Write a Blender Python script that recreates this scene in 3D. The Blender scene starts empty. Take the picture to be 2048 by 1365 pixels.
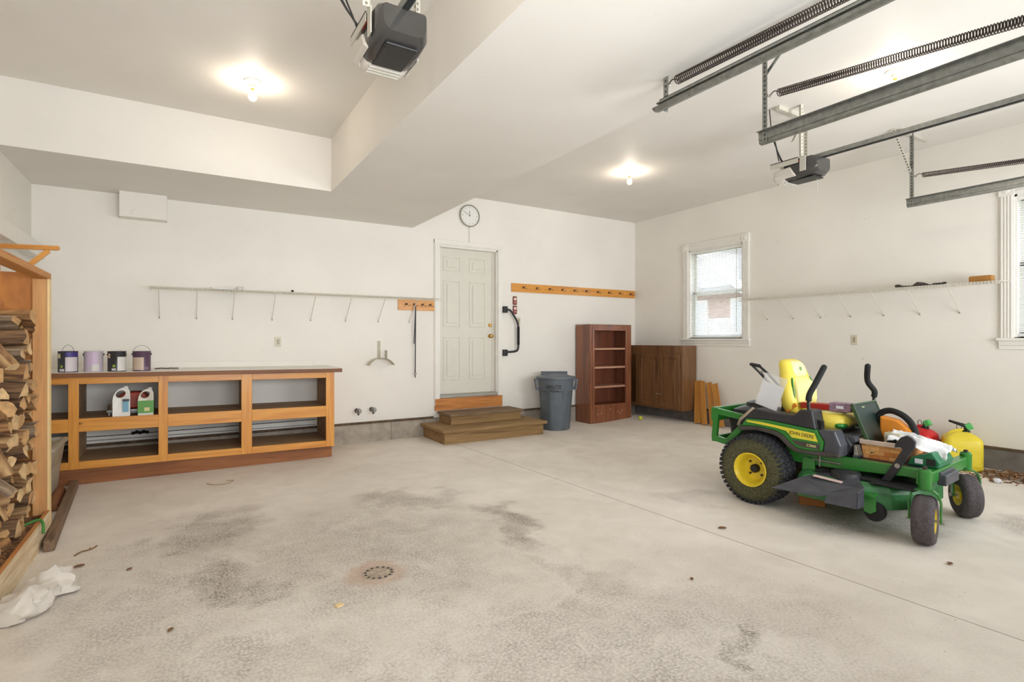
import bpy, bmesh, math, random
from mathutils import Vector, Matrix, Euler
R = math.radians
random.seed(7)
scene = bpy.context.scene
COL = scene.collection

# ------------------------------------------------------------------ camera, world, light, exposure
CAM_H = 1.315
cam_d = bpy.data.cameras.new('camera')
cam = bpy.data.objects.new('camera', cam_d)
COL.objects.link(cam)
cam.location = (0, 0, CAM_H)
cam.rotation_euler = (R(90), 0, -math.atan2(.5255, .8508))
cam_d.sensor_width = 36
cam_d.lens = 36 * 1072 / 2048
cam_d.shift_y = (680 - 682.5) / 2048
cam_d.clip_start = .02
scene.camera = cam

scene.view_settings.view_transform = 'Standard'
scene.view_settings.look = 'None'
scene.view_settings.gamma = 1
scene.view_settings.use_curve_mapping = False
scene.view_settings.exposure = 0.56

world = bpy.data.worlds.new('world')
scene.world = world
world.use_nodes = True
wn = world.node_tree
wn.nodes['Background'].inputs[0].default_value = (.86, .93, 1, 1)
wn.nodes['Background'].inputs[1].default_value = 2.6

BULB = 1060.0          # radiance of each bare bulb
def daylight(name, x0, x1, z0, z1, y, power, color=(.92, .96, 1)):
    """daylight entering through one garage door's window band"""
    d = bpy.data.lights.new(name, 'AREA'); d.shape = 'RECTANGLE'
    d.size = x1 - x0; d.size_y = z1 - z0; d.energy = power; d.color = color; d.spread = R(120)
    o = bpy.data.objects.new(name, d); COL.objects.link(o)
    o.location = ((x0 + x1) / 2, y, (z0 + z1) / 2); o.rotation_euler = (R(90 + 17), 0, 0)  # added fill lamp behind the camera, tilted up to brighten the ceiling
    return o
FY = -.62             # inside of the front wall
daylight('daylight_door_2', -.35, 2.15, .95, 2.05, FY + .03, 41)
daylight('daylight_door_3', 3.50, 6.05, .95, 2.05, FY + .03, 41)

# ------------------------------------------------------------------ room numbers
BY, RX, LX, CZ, SZ = 6.85, 6.76, -1.23, 3.36, 2.824
def fz(x):
    t = min(1, max(0, (x - 5.5) / 1.15)); return .05 * t * t * (3 - 2 * t)

# ------------------------------------------------------------------ materials
def lin(c):
    return tuple(((v / 255) / 12.92 if v / 255 <= .04045 else ((v / 255 + .055) / 1.055) ** 2.4) for v in c) + (1,)
def newmat(name):
    m = bpy.data.materials.new(name); m.use_nodes = True
    nt = m.node_tree; return m, nt, nt.nodes['Principled BSDF']
def node(nt, kind, **kw):
    n = nt.nodes.new(kind)
    for k, v in kw.items():
        if k in n.inputs: n.inputs[k].default_value = v
        else: setattr(n, k, v)
    return n
def ramp(nt, stops):
    n = nt.nodes.new('ShaderNodeValToRGB'); e = n.color_ramp.elements
    while len(e) < len(stops): e.new(.5)
    for i, (p, c) in enumerate(stops):
        e[i].position = p; e[i].color = c
    return n
def coords(nt, scale=(1, 1, 1), rot=(0, 0, 0)):
    tc = nt.nodes.new('ShaderNodeTexCoord'); mp = nt.nodes.new('ShaderNodeMapping')
    mp.inputs['Scale'].default_value = scale; mp.inputs['Rotation'].default_value = rot
    nt.links.new(tc.outputs['Object'], mp.inputs['Vector']); return mp.outputs['Vector']
def plain(name, c, rough=.5, metal=0, var=.06, scale=8, bump=0, spec=None, coat=0, vscale=(1, 1, 1)):
    m, nt, b = newmat(name)
    base = lin(c)
    v = coords(nt, vscale)
    n = node(nt, 'ShaderNodeTexNoise', Scale=scale, Detail=5.0); nt.links.new(v, n.inputs['Vector'])
    r = ramp(nt, [(.3, tuple(x * (1 - var) for x in base[:3]) + (1,)), (.7, tuple(min(1, x * (1 + var)) for x in base[:3]) + (1,))])
    nt.links.new(n.outputs['Fac'], r.inputs['Fac']); nt.links.new(r.outputs['Color'], b.inputs['Base Color'])
    b.inputs['Roughness'].default_value = rough; b.inputs['Metallic'].default_value = metal
    if spec is not None: b.inputs['Specular IOR Level'].default_value = spec
    if coat: b.inputs['Coat Weight'].default_value = coat
    if bump:
        bn = node(nt, 'ShaderNodeBump', Strength=bump, Distance=.01); nt.links.new(n.outputs['Fac'], bn.inputs['Height'])
        nt.links.new(bn.outputs['Normal'], b.inputs['Normal'])
    return m
def wood(name, c1, c2, axis='X', scale=14, rough=.45, dark=None, stretch=.06, knots=True, coat=0, bump=.15):
    """long grain along one axis with a few knots"""
    m, nt, b = newmat(name)
    s = {'X': (stretch, 1, 1), 'Y': (1, stretch, 1), 'Z': (1, 1, stretch)}[axis]
    v = coords(nt, s)
    n1 = node(nt, 'ShaderNodeTexNoise', Scale=scale, Detail=6.0, Distortion=1.2); nt.links.new(v, n1.inputs['Vector'])
    n2 = node(nt, 'ShaderNodeTexNoise', Scale=scale * 5, Detail=4.0); nt.links.new(v, n2.inputs['Vector'])
    mx = node(nt, 'ShaderNodeMath', operation='MULTIPLY_ADD'); mx.inputs[1].default_value = .35
    nt.links.new(n2.outputs['Fac'], mx.inputs[0]); nt.links.new(n1.outputs['Fac'], mx.inputs[2])
    r = ramp(nt, [(.45, lin(c2)), (.72, lin(c1)), (.9, lin(c2))])
    nt.links.new(mx.outputs[0], r.inputs['Fac']); out = r.outputs['Color']
    if knots:
        ks = {'X': (.45, 1, 1), 'Y': (1, .45, 1), 'Z': (1, 1, .45)}[axis]
        kv = coords(nt, ks)
        vo = node(nt, 'ShaderNodeTexVoronoi', Scale=4.3); nt.links.new(kv, vo.inputs['Vector'])
        kr = ramp(nt, [(.03, (.12, .12, .12, 1)), (.085, (1, 1, 1, 1))])
        nt.links.new(vo.outputs['Distance'], kr.inputs['Fac'])
        mm = node(nt, 'ShaderNodeMix', data_type='RGBA', blend_type='MULTIPLY'); mm.inputs[0].default_value = .8
        nt.links.new(out, mm.inputs[6]); nt.links.new(kr.outputs['Color'], mm.inputs[7]); out = mm.outputs[2]
    nt.links.new(out, b.inputs['Base Color'])
    b.inputs['Roughness'].default_value = rough
    if coat: b.inputs['Coat Weight'].default_value = coat; b.inputs['Coat Roughness'].default_value = .25
    bn = node(nt, 'ShaderNodeBump', Strength=bump, Distance=.003); nt.links.new(mx.outputs[0], bn.inputs['Height'])
    nt.links.new(bn.outputs['Normal'], b.inputs['Normal'])
    return m
def emit(name, c, s):
    m, nt, b = newmat(name); b.inputs['Emission Color'].default_value = c; b.inputs['Emission Strength'].default_value = s
    b.inputs['Base Color'].default_value = (1, 1, 1, 1); return m
def clear(name, c=(1, 1, 1, 1), alpha=.2, rough=.05):
    m, nt, b = newmat(name); b.inputs['Base Color'].default_value = c; b.inputs['Alpha'].default_value = alpha
    b.inputs['Roughness'].default_value = rough; return m

def wall_mat(name, c, marks=.5):
    """painted drywall with small scuffs and dots"""
    m, nt, b = newmat(name); v = coords(nt)
    n = node(nt, 'ShaderNodeTexNoise', Scale=1.3, Detail=6.0); nt.links.new(v, n.inputs['Vector'])
    base = lin(c)[:3]
    r = ramp(nt, [(.35, tuple(x * .965 for x in base) + (1,)), (.65, tuple(min(1, x * 1.02) for x in base) + (1,))])
    nt.links.new(n.outputs['Fac'], r.inputs['Fac'])
    vo = node(nt, 'ShaderNodeTexVoronoi', Scale=5.5); nt.links.new(v, vo.inputs['Vector'])
    vr = ramp(nt, [(.012, (.45, .42, .38, 1)), (.03, (1, 1, 1, 1))]); nt.links.new(vo.outputs['Distance'], vr.inputs['Fac'])
    vs = coords(nt, (1, 1, 2.2), (.3, .5, .2))
    n2 = node(nt, 'ShaderNodeTexNoise', Scale=9, Detail=8.0, Distortion=2.5); nt.links.new(vs, n2.inputs['Vector'])
    sr = ramp(nt, [(.26, (.75, .72, .68, 1)), (.32, (1, 1, 1, 1))]); nt.links.new(n2.outputs['Fac'], sr.inputs['Fac'])
    a = node(nt, 'ShaderNodeMix', data_type='RGBA', blend_type='MULTIPLY'); a.inputs[0].default_value = marks
    nt.links.new(r.outputs['Color'], a.inputs[6]); nt.links.new(vr.outputs['Color'], a.inputs[7])
    d = node(nt, 'ShaderNodeMix', data_type='RGBA', blend_type='MULTIPLY'); d.inputs[0].default_value = marks
    nt.links.new(a.outputs[2], d.inputs[6]); nt.links.new(sr.outputs['Color'], d.inputs[7])
    nt.links.new(d.outputs[2], b.inputs['Base Color'])
    b.inputs['Roughness'].default_value = .62
    n3 = node(nt, 'ShaderNodeTexNoise', Scale=60, Detail=3.0); nt.links.new(v, n3.inputs['Vector'])
    bn = node(nt, 'ShaderNodeBump', Strength=.04, Distance=.01); nt.links.new(n3.outputs['Fac'], bn.inputs['Height'])
    nt.links.new(bn.outputs['Normal'], b.inputs['Normal'])
    return m

def floor_mat():
    m, nt, b = newmat('concrete_floor'); L = nt.links.new
    v = coords(nt)
    def noise(sc, det=8.0, dist=0.0, vec=v, rough=.6):
        n = node(nt, 'ShaderNodeTexNoise', Scale=sc, Detail=det, Distortion=dist, Roughness=rough); L(vec, n.inputs['Vector']); return n.outputs['Fac']
    def math_(op, a, c=None, d=None, clampit=False):
        n = node(nt, 'ShaderNodeMath', operation=op, use_clamp=clampit)
        for i, x in enumerate((a, c, d)):
            if x is None: continue
            if isinstance(x, (int, float)): n.inputs[i].default_value = x
            else: L(x, n.inputs[i])
        return n.outputs[0]
    def mixc(fac, a, c, mode='MIX'):
        n = node(nt, 'ShaderNodeMix', data_type='RGBA', blend_type=mode)
        if isinstance(fac, float): n.inputs[0].default_value = fac
        else: L(fac, n.inputs[0])
        for i, x in ((6, a), (7, c)):
            if isinstance(x, tuple): n.inputs[i].default_value = x
            else: L(x, n.inputs[i])
        return n.outputs[2]
    big = noise(.55, 4.0); mid = noise(3.2, 10.0, .6); fine = noise(38, 8.0, 0, v, .75); grit = noise(150, 4.0)
    r = ramp(nt, [(.38, lin((232, 223, 211))), (.62, lin((243, 235, 225)))]); L(big, r.inputs['Fac'])
    r2 = ramp(nt, [(.35, (.90, .89, .88, 1)), (.6, (1, 1, 1, 1)), (.72, (1.04, 1.04, 1.04, 1))]); L(mid, r2.inputs['Fac'])
    col = mixc(.85, r.outputs['Color'], r2.outputs['Color'], 'MULTIPLY')
    sep = nt.nodes.new('ShaderNodeSeparateXYZ'); L(v, sep.inputs[0])
    X, Y = sep.outputs[0], sep.outputs[1]
    wob1 = math_('MULTIPLY', math_('SUBTRACT', noise(1.6, 6.0), .5), 1.3)
    wob2 = math_('MULTIPLY', math_('SUBTRACT', noise(1.9, 6.0, .3), .5), 1.3)
    def blob(cx, cy, rx, ry, rot=0.0, soft=.55):
        c_, s_ = math.cos(rot), math.sin(rot)
        dx = math_('ADD', math_('SUBTRACT', X, cx), wob1); dy = math_('ADD', math_('SUBTRACT', Y, cy), wob2)
        u = math_('DIVIDE', math_('ADD', math_('MULTIPLY', dx, c_), math_('MULTIPLY', dy, s_)), rx)
        w = math_('DIVIDE', math_('ADD', math_('MULTIPLY', dx, -s_), math_('MULTIPLY', dy, c_)), ry)
        d = math_('SQRT', math_('ADD', math_('MULTIPLY', u, u), math_('MULTIPLY', w, w)))
        mr = node(nt, 'ShaderNodeMapRange', interpolation_type='SMOOTHSTEP')
        mr.inputs[1].default_value = 1.0; mr.inputs[2].default_value = 1 - soft
        L(d, mr.inputs[0]); return mr.outputs[0]
    # dirt where the cars stood: (x, y, radius x, radius y, rotation, amount)
    stains = [(.22, 4.2, .46, .70, 0, .75), (.20, 3.35, .48, .75, .1, .8), (.1, 2.4, .5, .7, 0, .5), (-.1, 3.2, .9, 1.6, 0, .45), (1.55, 4.25, .75, .35, -.5, .6),
              (1.98, 3.35, .28, .95, .05, .7), (1.85, 2.35, .3, .6, .2, .45), (1.0, 3.3, 1.35, 1.6, 0, .5), (.5, 2.1, .9, .7, 0, .4), (1.2, 1.5, 2.4, 1.5, 0, .5), (2.05, 1.36, .27, .2, .3, .95),
              (1.6, 1.3, .35, .3, 0, .4), (4.3, 2.1, .75, .7, 0, .7), (5.1, 1.2, .5, .3, 0, .5), (1.15, 2.65, .3, .2, 0, .5), (3.7, 3.0, .4, .25, 0, .3)]
    acc = None
    for (cx, cy, rx, ry, ro, am) in stains:
        t = math_('MULTIPLY', blob(cx, cy, rx, ry, ro, .8), am)
        acc = t if acc is None else math_('MAXIMUM', acc, t)
    br = ramp(nt, [(.30, (.12, .12, .12, 1)), (.64, (1, 1, 1, 1))]); L(noise(4.5, 14.0, .6, v, .74), br.inputs['Fac'])
    sp = ramp(nt, [(.40, (.1, .1, .1, 1)), (.58, (1, 1, 1, 1))]); L(noise(75, 6.0, 0, v, .7), sp.inputs['Fac'])
    amt = math_('MULTIPLY', acc, math_('MULTIPLY_ADD', math_('MULTIPLY', br.outputs['Color'], sp.outputs['Color']), 1.25, .22), None, True)
    col = mixc(amt, col, lin((120, 108, 96)))
    # pale dried edge of the wet patch
    edge = blob(.75, 3.7, 1.65, 1.72, 0, .06)
    edge2 = math_('MULTIPLY', math_('MULTIPLY', edge, math_('SUBTRACT', 1.0, edge)), 4.0)
    col = mixc(math_('MULTIPLY', edge2, .32), col, lin((232, 226, 216)))
    # rust around the drain
    rx_ = node(nt, 'ShaderNodeMapRange', interpolation_type='SMOOTHSTEP'); rx_.inputs[1].default_value = .2; rx_.inputs[2].default_value = .12
    dd = node(nt, 'ShaderNodeVectorMath', operation='DISTANCE'); dd.inputs[1].default_value = (.93, 2.97, 0)
    wv = node(nt, 'ShaderNodeVectorMath', operation='ADD'); nn = node(nt, 'ShaderNodeTexNoise', Scale=9.0); L(v, nn.inputs['Vector'])
    sc_ = node(nt, 'ShaderNodeVectorMath', operation='MULTIPLY_ADD'); sc_.inputs[1].default_value = (.12, .12, 0); sc_.inputs[2].default_value = (-.06, -.06, 0)
    L(nn.outputs['Color'], sc_.inputs[0]); L(v, wv.inputs[0]); L(sc_.outputs[0], wv.inputs[1]); L(wv.outputs[0], dd.inputs[0]); L(dd.outputs['Value'], rx_.inputs[0])
    col = mixc(math_('MULTIPLY', rx_.outputs[0], .38), col, lin((176, 128, 88)))
    # specks
    vo = node(nt, 'ShaderNodeTexVoronoi', Scale=11.0, Randomness=1.0); L(v, vo.inputs['Vector'])
    vr = ramp(nt, [(.025, (.42, .36, .3, 1)), (.06, (1, 1, 1, 1))]); L(vo.outputs['Distance'], vr.inputs['Fac'])
    col = mixc(.85, col, vr.outputs['Color'], 'MULTIPLY')
    gr = ramp(nt, [(.3, (.84, .83, .82, 1)), (.5, (1, 1, 1, 1))]); L(grit, gr.inputs['Fac'])
    col = mixc(.7, col, gr.outputs['Color'], 'MULTIPLY')
    # saw cut
    line = math_('ABSOLUTE', math_('SUBTRACT', X, math_('MULTIPLY_ADD', math_('SUBTRACT', Y, 6.07), -.0345, 2.947)))
    cut = node(nt, 'ShaderNodeMapRange'); cut.inputs[1].default_value = .0045; cut.inputs[2].default_value = .0025; L(line, cut.inputs[0])
    col = mixc(math_('MULTIPLY', cut.outputs[0], .75), col, lin((96, 84, 72)))
    L(col, b.inputs['Base Color'])
    b.inputs['Roughness'].default_value = .66; b.inputs['Specular IOR Level'].default_value = .35
    h = math_('ADD', math_('MULTIPLY', fine, .4), math_('MULTIPLY', cut.outputs[0], -3.0))
    bn = node(nt, 'ShaderNodeBump', Strength=.16, Distance=.004); L(h, bn.inputs['Height']); L(bn.outputs['Normal'], b.inputs['Normal'])
    return m

def bark_mat(name, cuts, bark):
    m, nt, b = newmat(name); v = coords(nt, (.12, 1, 1))
    n = node(nt, 'ShaderNodeTexNoise', Scale=30, Detail=8.0, Distortion=.8); nt.links.new(v, n.inputs['Vector'])
    r = ramp(nt, [(.36, lin(bark)), (.5, lin(tuple((a + c) / 2 for a, c in zip(bark, cuts)))), (.7, lin(cuts))])
    nt.links.new(n.outputs['Fac'], r.inputs['Fac']); nt.links.new(r.outputs['Color'], b.inputs['Base Color'])
    b.inputs['Roughness'].default_value = .85
    bn = node(nt, 'ShaderNodeBump', Strength=.6, Distance=.01); nt.links.new(n.outputs['Fac'], bn.inputs['Height'])
    nt.links.new(bn.outputs['Normal'], b.inputs['Normal']); return m

def weave_mat():
    m, nt, b = newmat('basket_weave'); v = coords(nt)
    sep = nt.nodes.new('ShaderNodeSeparateXYZ'); nt.links.new(v, sep.inputs[0])
    cmb = nt.nodes.new('ShaderNodeCombineXYZ')
    ad = node(nt, 'ShaderNodeMath', operation='ADD'); nt.links.new(sep.outputs[0], ad.inputs[0]); nt.links.new(sep.outputs[1], ad.inputs[1])
    nt.links.new(ad.outputs[0], cmb.inputs[0]); nt.links.new(sep.outputs[2], cmb.inputs[1])
    bt = node(nt, 'ShaderNodeTexBrick', Scale=1.0); nt.links.new(cmb.outputs[0], bt.inputs['Vector'])
    bt.inputs['Color1'].default_value = lin((236, 176, 108)); bt.inputs['Color2'].default_value = lin((204, 122, 56)); bt.inputs['Mortar'].default_value = lin((150, 86, 40))
    bt.inputs['Brick Width'].default_value = .062; bt.inputs['Row Height'].default_value = .030; bt.inputs['Mortar Size'].default_value = .0011; bt.inputs['Mortar Smooth'].default_value = .8
    nt.links.new(bt.outputs['Color'], b.inputs['Base Color']); b.inputs['Roughness'].default_value = .6
    bn = node(nt, 'ShaderNodeBump', Strength=.8, Distance=.004, invert=True); nt.links.new(bt.outputs['Fac'], bn.inputs['Height'])
    nt.links.new(bn.outputs['Normal'], b.inputs['Normal']); return m

M = {}
M['wall'] = wall_mat('wall_paint', (240, 235, 226))
M['ceil'] = wall_mat('ceiling_paint', (232, 227, 219), .2)
M['trimw'] = plain('trim_paint', (238, 234, 226), .5, var=.02)
M['doorw'] = plain('door_paint', (222, 218, 205), .45, var=.02)
M['floor'] = floor_mat()
M['curb'] = plain('foundation_concrete', (168, 158, 144), .85, var=.22, scale=9, bump=.4)
M['curb_dark'] = plain('foundation_concrete_dark', (120, 114, 110), .85, var=.25, scale=7, bump=.4)
M['sill_plate'] = plain('weathered_sill_plate', (92, 74, 56), .9, var=.35, scale=20, bump=.3)
M['pine'] = wood('varnished_pine', (224, 156, 66), (198, 122, 40), 'X', 9, .35, coat=.3)
M['pine_z'] = wood('varnished_pine_upright', (224, 156, 66), (198, 122, 40), 'Z', 9, .35, coat=.3)
M['pine_dark'] = wood('stained_toe_board', (160, 100, 54), (118, 68, 34), 'X', 10, .6)
M['shelfwood'] = wood('brown_shelf_board', (178, 144, 106), (140, 108, 76), 'X', 10, .7, knots=False)
M['topedge'] = wood('dark_counter_edge', (134, 86, 46), (104, 62, 32), 'X', 10, .5, knots=False)
M['laminate'] = plain('white_laminate', (232, 226, 214), .35, var=.03)
M['stepwood'] = wood('worn_step_lumber', (160, 128, 84), (122, 92, 58), 'X', 10, .8)
M['stepdark'] = wood('worn_step_tread', (136, 112, 84), (98, 78, 58), 'X', 12, .8, knots=False)
M['kick'] = wood('scuffed_orange_board', (206, 136, 66), (166, 98, 44), 'X', 8, .6, knots=False)
M['cherry'] = wood('cherry_stain', (146, 88, 56), (100, 56, 36), 'Z', 9, .3, knots=False, coat=.4)
M['cherry_in'] = wood('cherry_interior', (132, 76, 52), (100, 56, 40), 'Z', 7, .4, knots=False)
M['shelf_edge'] = wood('pale_shelf_board', (196, 150, 122), (172, 122, 96), 'X', 10, .5, knots=False)
M['walnut'] = wood('walnut_stain', (126, 88, 54), (86, 56, 34), 'Z', 10, .35, knots=False, coat=.3)
M['pick'] = wood('cedar_picket', (206, 146, 66), (170, 108, 42), 'Z', 12, .55)
M['lumber'] = wood('construction_lumber', (212, 158, 100), (180, 124, 70), 'Z', 9, .6)
M['lumber_y'] = wood('construction_lumber_long', (204, 142, 76), (172, 108, 50), 'Y', 9, .6)
M['plyedge'] = plain('plywood_edge', (236, 206, 150), .6, var=.05)
M['plywood'] = wood('plywood_panel', (196, 124, 50), (148, 84, 30), 'Z', 4, .5, stretch=.3)
M['panel_old'] = wood('weathered_white_board', (232, 214, 182), (200, 164, 118), 'Y', 12, .7, knots=False)
M['white'] = plain('white_plastic', (236, 234, 228), .35, var=.02)
M['wire'] = plain('white_coated_wire', (216, 210, 196), .35, var=.02)
M['ivory'] = plain('ivory_plastic', (216, 208, 186), .4, var=.02)
M['black'] = plain('black_plastic', (26, 26, 28), .4, var=.1)
M['rubber'] = plain('foam_rubber', (22, 22, 24), .8, var=.15)
M['galv'] = plain('galvanized_steel', (150, 152, 148), .38, .85, var=.2, scale=30)
M['galv_l'] = plain('painted_angle_iron', (206, 202, 190), .5, .2, var=.08)
M['spring'] = plain('oiled_spring_steel', (74, 62, 56), .4, .6, var=.2)
M['brass'] = plain('polished_brass', (206, 170, 96), .2, .9, var=.05)
M['chrome'] = plain('chrome', (200, 200, 200), .15, 1)
M['zinc'] = plain('dull_zinc', (168, 164, 156), .4, .8)
M['glass'] = clear('window_glass', (.9, .95, 1, 1), .12, .02)
M['bulb'] = emit('lit_bulb', (1, .88, .72, 1), BULB)
M['bulb_glass'] = emit('frosted_bulb_glass', (1, .88, .72, 1), 6.0); M['bulb_glass'].node_tree.nodes['Principled BSDF'].inputs['Alpha'].default_value = .25
M['ceramic'] = plain('white_ceramic', (236, 228, 210), .25, var=.02)
M['can_grey'] = plain('grey_bin_plastic', (96, 104, 112), .45, var=.06)
M['tote'] = plain('grey_tote_plastic', (176, 168, 150), .5, var=.08)
M['jd_green'] = plain('green_enamel', (44, 124, 44), .32, var=.08, coat=.3)
M['jd_yellow'] = plain('yellow_enamel', (236, 208, 54), .35, var=.08)
M['decal'] = plain('yellow_decal_film', (236, 218, 66), .4, var=.02)
M['seat_yellow'] = plain('yellow_vinyl', (236, 214, 84), .4, var=.04)
M['seat_pale'] = plain('pale_yellow_vinyl', (238, 228, 148), .4, var=.03)
M['mowblack'] = plain('dusty_black_plastic', (42, 41, 45), .5, var=.2, scale=14)
M['mowbrown'] = plain('dusty_dark_plastic', (74, 66, 62), .65, var=.2, scale=14)
M['tire'] = plain('grassy_tire_rubber', (52, 52, 56), .85, var=.35, scale=40, bump=.5)
M['tiregrass'] = plain('tire_side_with_clippings', (82, 80, 54), .9, var=.55, scale=90, bump=.6)
M['tire2'] = plain('worn_caster_rubber', (82, 74, 76), .8, var=.3, scale=60, bump=.5)
M['chute'] = plain('dusty_grey_chute', (72, 73, 80), .38, var=.3, scale=10)
M['deckdirt'] = plain('dirty_green_deck', (56, 116, 66), .45, var=.3, scale=14)
M['red'] = plain('red_plastic', (206, 28, 36), .35, var=.05)
M['yellow'] = plain('yellow_plastic', (238, 214, 60), .35, var=.04)
M['green'] = plain('spout_green', (86, 180, 96), .4, var=.04)
M['teal'] = plain('green_tool_case', (28, 110, 70), .4, var=.05)
M['darkgreen'] = plain('dark_green_panel', (16, 38, 32), .5, var=.15)
M['orange'] = plain('orange_plastic', (240, 150, 50), .45, var=.05)
M['basket'] = weave_mat()
M['liner'] = plain('basket_rim_wood', (206, 184, 168), .7, var=.08)
M['paper'] = plain('white_paper', (236, 236, 242), .6, var=.01)
M['film'] = clear('clear_film', (.95, .95, .95, 1), .28, .1)
M['bagfilm'] = clear('thin_white_bag', (.93, .94, .95, 1), .8, .35)
M['bag'] = plain('crumpled_white_bag', (220, 212, 202), .5, var=.08, bump=.3)
M['blind'] = plain('white_blind_slat', (240, 240, 238), .4, var=.01)
M['brick'] = plain('red_brick', (160, 112, 96), .8, var=.2, scale=20)
M['shingle'] = plain('grey_shingle', (140, 138, 136), .8, var=.2, scale=20)
M['grass'] = plain('lawn', (120, 130, 96), .9, var=.3, scale=3)
M['tennis'] = plain('tennis_felt', (206, 208, 70), .9, var=.1, scale=60)
M['leaf'] = plain('dry_leaf', (126, 90, 56), .8, var=.3, scale=30)
M['cardboard'] = plain('cardboard', (190, 168, 138), .8, var=.08)
M['clockrim'] = plain('silver_clock_rim', (176, 172, 160), .35, .2)
M['log'] = [bark_mat('split_wood_pale', (206, 168, 118), (120, 84, 54)), bark_mat('split_wood_mid', (186, 138, 86), (88, 58, 36)),
            bark_mat('split_wood_grey', (182, 158, 130), (96, 76, 58)), bark_mat('split_wood_dark', (160, 122, 84), (70, 50, 36))]
M['loge'] = [plain('log_end_pale', (220, 186, 138), .8, var=.2, scale=30, bump=.3), plain('log_end_tan', (200, 158, 108), .8, var=.2, scale=30, bump=.3)]
M['barkchips'] = plain('bark_litter', (150, 110, 76), .95, var=.45, scale=40, bump=.6)

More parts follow.
